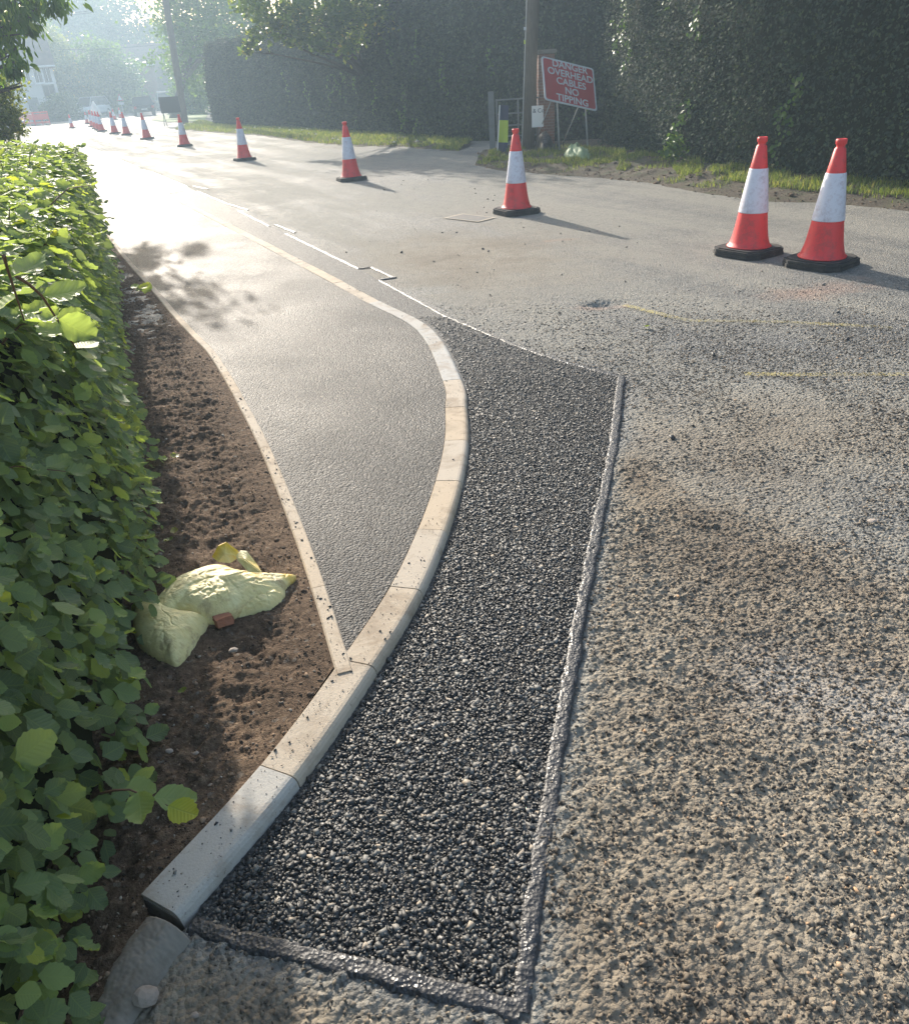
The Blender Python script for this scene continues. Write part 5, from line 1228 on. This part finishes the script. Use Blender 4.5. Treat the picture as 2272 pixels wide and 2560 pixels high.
# cars
def car(name, label, p, rz, body, L, Wd, Hc, rear, sc_=1, rails=False, suv=True):
    r = empty(name, (p[0], p[1], 0), rz); tag(r, label, 'car')      # local -Y faces the camera end
    n = 13; z0 = .28; hb = Hc*.56
    # body sections from the camera end (t=0) to the other end; camera end is the tail if rear
    prof = [(0, .50, .62*hb), (.02, .46, .80*hb), (.06, .40, .88*hb if not rear else .98*hb), (.28, .30, .98*hb if not rear else hb), (.5, .28, hb), (.75, .28, hb if not rear else .97*hb), (.93, .32, .93*hb if rear else .98*hb), (1, .48, .7*hb)]
    V = []; F = []
    for (t_, zb, zt) in prof:
        y_ = -L/2+L*t_; wx = Wd/2*(1-.16*(abs(2*t_-1))**6)
        for (fx, z) in ((-.86, zb), (-1.0, zb+.12), (-1.0, zt-.18), (-.93, zt), (.93, zt), (1.0, zt-.18), (1.0, zb+.12), (.86, zb)): V.append((fx*wx, y_, z))
    for i in range(len(prof)-1):
        for k in range(8): F.append((i*8+k, i*8+(k+1) % 8, (i+1)*8+(k+1) % 8, (i+1)*8+k))
    F.append(tuple(range(8))[::-1]); F.append(tuple((len(prof)-1)*8+k for k in range(8)))
    mesh('body', V, F, body, r)
    # greenhouse
    if rear: ys_ = (-L/2+.12, -L/2+.55, L*.12, L*.27)
    else: ys_ = (-L*.27, -L*.12, L/2-.55, L/2-.10)
    tw = Wd*.36
    V = [(-Wd*.46, ys_[0], hb-.02), (Wd*.46, ys_[0], hb-.02), (Wd*.46, ys_[3], hb-.02), (-Wd*.46, ys_[3], hb-.02), (-tw, ys_[1], Hc-.05), (tw, ys_[1], Hc-.05), (tw, ys_[2], Hc-.05), (-tw, ys_[2], Hc-.05)]
    gh = mesh('windows', V, [(0, 1, 5, 4), (1, 2, 6, 5), (2, 3, 7, 6), (3, 0, 4, 7)], MT['glass'], r)
    MB().box((0, (ys_[1]+ys_[2])/2, Hc-.03), (tw*2.04, ys_[2]-ys_[1]+.08, .07), None, .025).build('roof', body, r)
    mb = MB()
    for i, (a, b) in enumerate(((0, 4), (1, 5), (2, 6), (3, 7))): mb.tube([V[a], V[b]], .035, 6)
    mb.build('pillar', body, r)
    for sx in (-1, 1):
        for yy_ in (-L*.31, L*.31):
            w0 = MB().tube([(sx*Wd*.38, yy_, .34), (sx*Wd*.49, yy_, .34)], .34, 18).build('wheel', MT['tyre'], r); MB().tube([(sx*Wd*.485, yy_, .34), (sx*Wd*.497, yy_, .34)], .20, 14).build('rim', MT['chrome'], w0)
        MB().box((sx*Wd*.55, ys_[1]-.05 if not rear else ys_[2]+.1, hb+.06), (.18, .14, .14), None, .03).build('mirror', body, r)
        if rear: MB().box((sx*Wd*.40, -L/2+.03, hb*.80), (.22, .10, .24), None, .03).build('tail_lamp', MT['redlamp'], r)
        else: MB().box((sx*Wd*.36, -L/2+.05, hb*.76), (.36, .10, .14), None, .03).build('headlight', MT['lamp'], r)
    MB().box((0, -L/2-.006, .55), (.52, .02, .11)).build('number_plate', MT['signwhite'], r)
    if not rear:
        MB().box((0, -L/2-.001, hb*.70), (.85, .05, .16), None, .02).build('grille', MT['black'], r); MB().box((0, -L/2+.02, .42), (Wd*.8, .08, .12), None, .02).build('lower_grille', MT['black'], r)
    else: MB().box((0, -L/2+.02, .40), (Wd*.86, .06, .16), None, .02).build('bumper', MT['black'], r)
    if rails:
        for sx in (-1, 1): MB().tube([(sx*tw*.9, ys_[1]+.1, Hc+.05), (sx*tw*.9, ys_[2]-.2, Hc+.05)], .025, 6).build('roof_rail', MT['chrome'], r)
        mb = MB(); mb.tube([(-tw*1.05, 0, Hc+.10), (tw*1.05, 0, Hc+.10)], .03, 6).build('roof_bar', MT['chrome'], r)
    return r
pw = G(214, 293); car('parked_car', 'white car facing us beside the bagged sign', (pw[0], pw[1]+2.2, 0), math.radians(-18), MT['carwhite'], 4.5, 1.95, 1.85, False)
pb = G(344, 290.5); car('parked_car', 'black car seen from behind in the middle of the lane', (pb[0], pb[1]+2.1, 0), math.radians(20), MT['carblack'], 4.3, 1.88, 1.56, True)
pp = G(404, 277.5); car('parked_car', 'silver car with roof bars facing us, partly behind the dark sign back', (pp[0], pp[1]+2.2, 0), math.radians(22), MT['cargrey'], 4.6, 1.95, 1.80, False, rails=True)
# dark back of a temporary sign on legs
sb = Y(434, 307, 50); r = empty('temporary_sign', (sb[0], sb[1], 0)); tag(r, 'dark back of a temporary road sign standing on a frame by the leaning pole', 'sign')
zt = Y(434, 240, 50)[2]; zb = Y(434, 281, 50)[2]; MB().box((0, 0, (zt+zb)/2), (1.12, .03, zt-zb), None, .008).build('panel', MT['black'], r)
for x_ in (-.48, .40): MB().tube([(x_, .03, zb+.1), (x_*1.05, -.12, 0)], .02, 6).build('leg', MT['gatesteel'], r); MB().tube([(x_, .03, zb+.1), (x_*1.05, .4, 0)], .02, 6).build('leg', MT['gatesteel'], r)
MB().tube([(-.48, .04, zb*.5), (.42, .04, zb*.5)], .015, 6).build('crossbar', MT['gatesteel'], r)
# triangular warning sign with plate
ts_ = Y(299, 242, 95); r = empty('warning_sign', (ts_[0], ts_[1], 0)); tag(r, 'triangular warning sign with a plate below it, in front of the dark bushes', 'sign')
MX = Matrix(((1, 0, 0, 0), (0, 0, -1, 0), (0, 1, 0, 0), (0, 0, 0, 1)))
zc = Y(299, 243, 95)[2]; tri = [(-.38, -.30), (.38, -.30), (0, .38)]
def at_z(z, y=0): return Matrix.Translation((0, y, z)) @ MX
MB().prism(tri, -.01, .01, at_z(zc)).build('border', MT['signred'], r); MB().prism([(a*.70, (b-.0)*.70-.02) for a, b in tri], .011, .014, at_z(zc)).build('face', MT['signwhite'], r)
MB().box((0, 0, zc-.56), (.62, .02, .24)).build('plate', MT['signwhite'], r); MB().tube([(0, .05, 0), (0, .05, zc+.2)], .035, 8).build('post', MT['galv'], r)
# sign wrapped in white sheet
ws = G(244, 300); r = empty('covered_sign', (ws[0], ws[1], 0)); tag(r, 'sign wrapped in white sheeting on a dark stand beside the white car', 'sign')
V = []; F = []; prof = [(.50, .45), (.52, .55), (.50, .85), (.38, 1.15), (.16, 1.42), (.03, 1.62)]
for i, (wx, z) in enumerate(prof):
    for k in range(14):
        a = 2*math.pi*k/14; s_ = 1+.12*math.sin(k*3+i); V.append((wx*math.cos(a)*s_, .16*math.sin(a)*s_, z))
for i in range(len(prof)-1):
    for k in range(14): F.append((i*14+k, i*14+(k+1) % 14, (i+1)*14+(k+1) % 14, (i+1)*14+k))
F.append(tuple(range(14))[::-1]); F.append(tuple((len(prof)-1)*14+k for k in range(14)))
mesh('sheet', V, F, MT['white'], r, True); r.scale = (.78, .78, .9)
for sx in (-1, 1): MB().tube([(sx*.3, 0, .5), (sx*.42, -.25, 0)], .03, 6).build('leg', MT['black'], r); MB().tube([(sx*.3, 0, .5), (sx*.42, .25, 0)], .03, 6).build('leg', MT['black'], r)
MB().box((0, 0, .14), (.7, .35, .16), None, .04).build('ballast', MT['black'], r)

# ------------------------------------------------------------ haze, partly standing in for lens glare
if HAZE > 0:
    mb = MB(); mb.box((-20, 95, 14), (260, 250, 32))
    hm = bpy.data.materials.new('haze'); hm.use_nodes = True; t_ = hm.node_tree; t_.nodes.remove(t_.nodes['Principled BSDF'])
    pv_ = t_.nodes.new('ShaderNodeVolumePrincipled'); pv_.inputs['Color'].default_value = (.60, .80, 1, 1); pv_.inputs['Density'].default_value = HAZE; pv_.inputs['Anisotropy'].default_value = .35
    t_.links.new(pv_.outputs[0], t_.nodes['Material Output'].inputs['Volume'])
    o = mb.build('haze', hm); tag(o, 'thin bluish haze over the lane, partly standing in for lens glare', 'haze', kind='stuff')
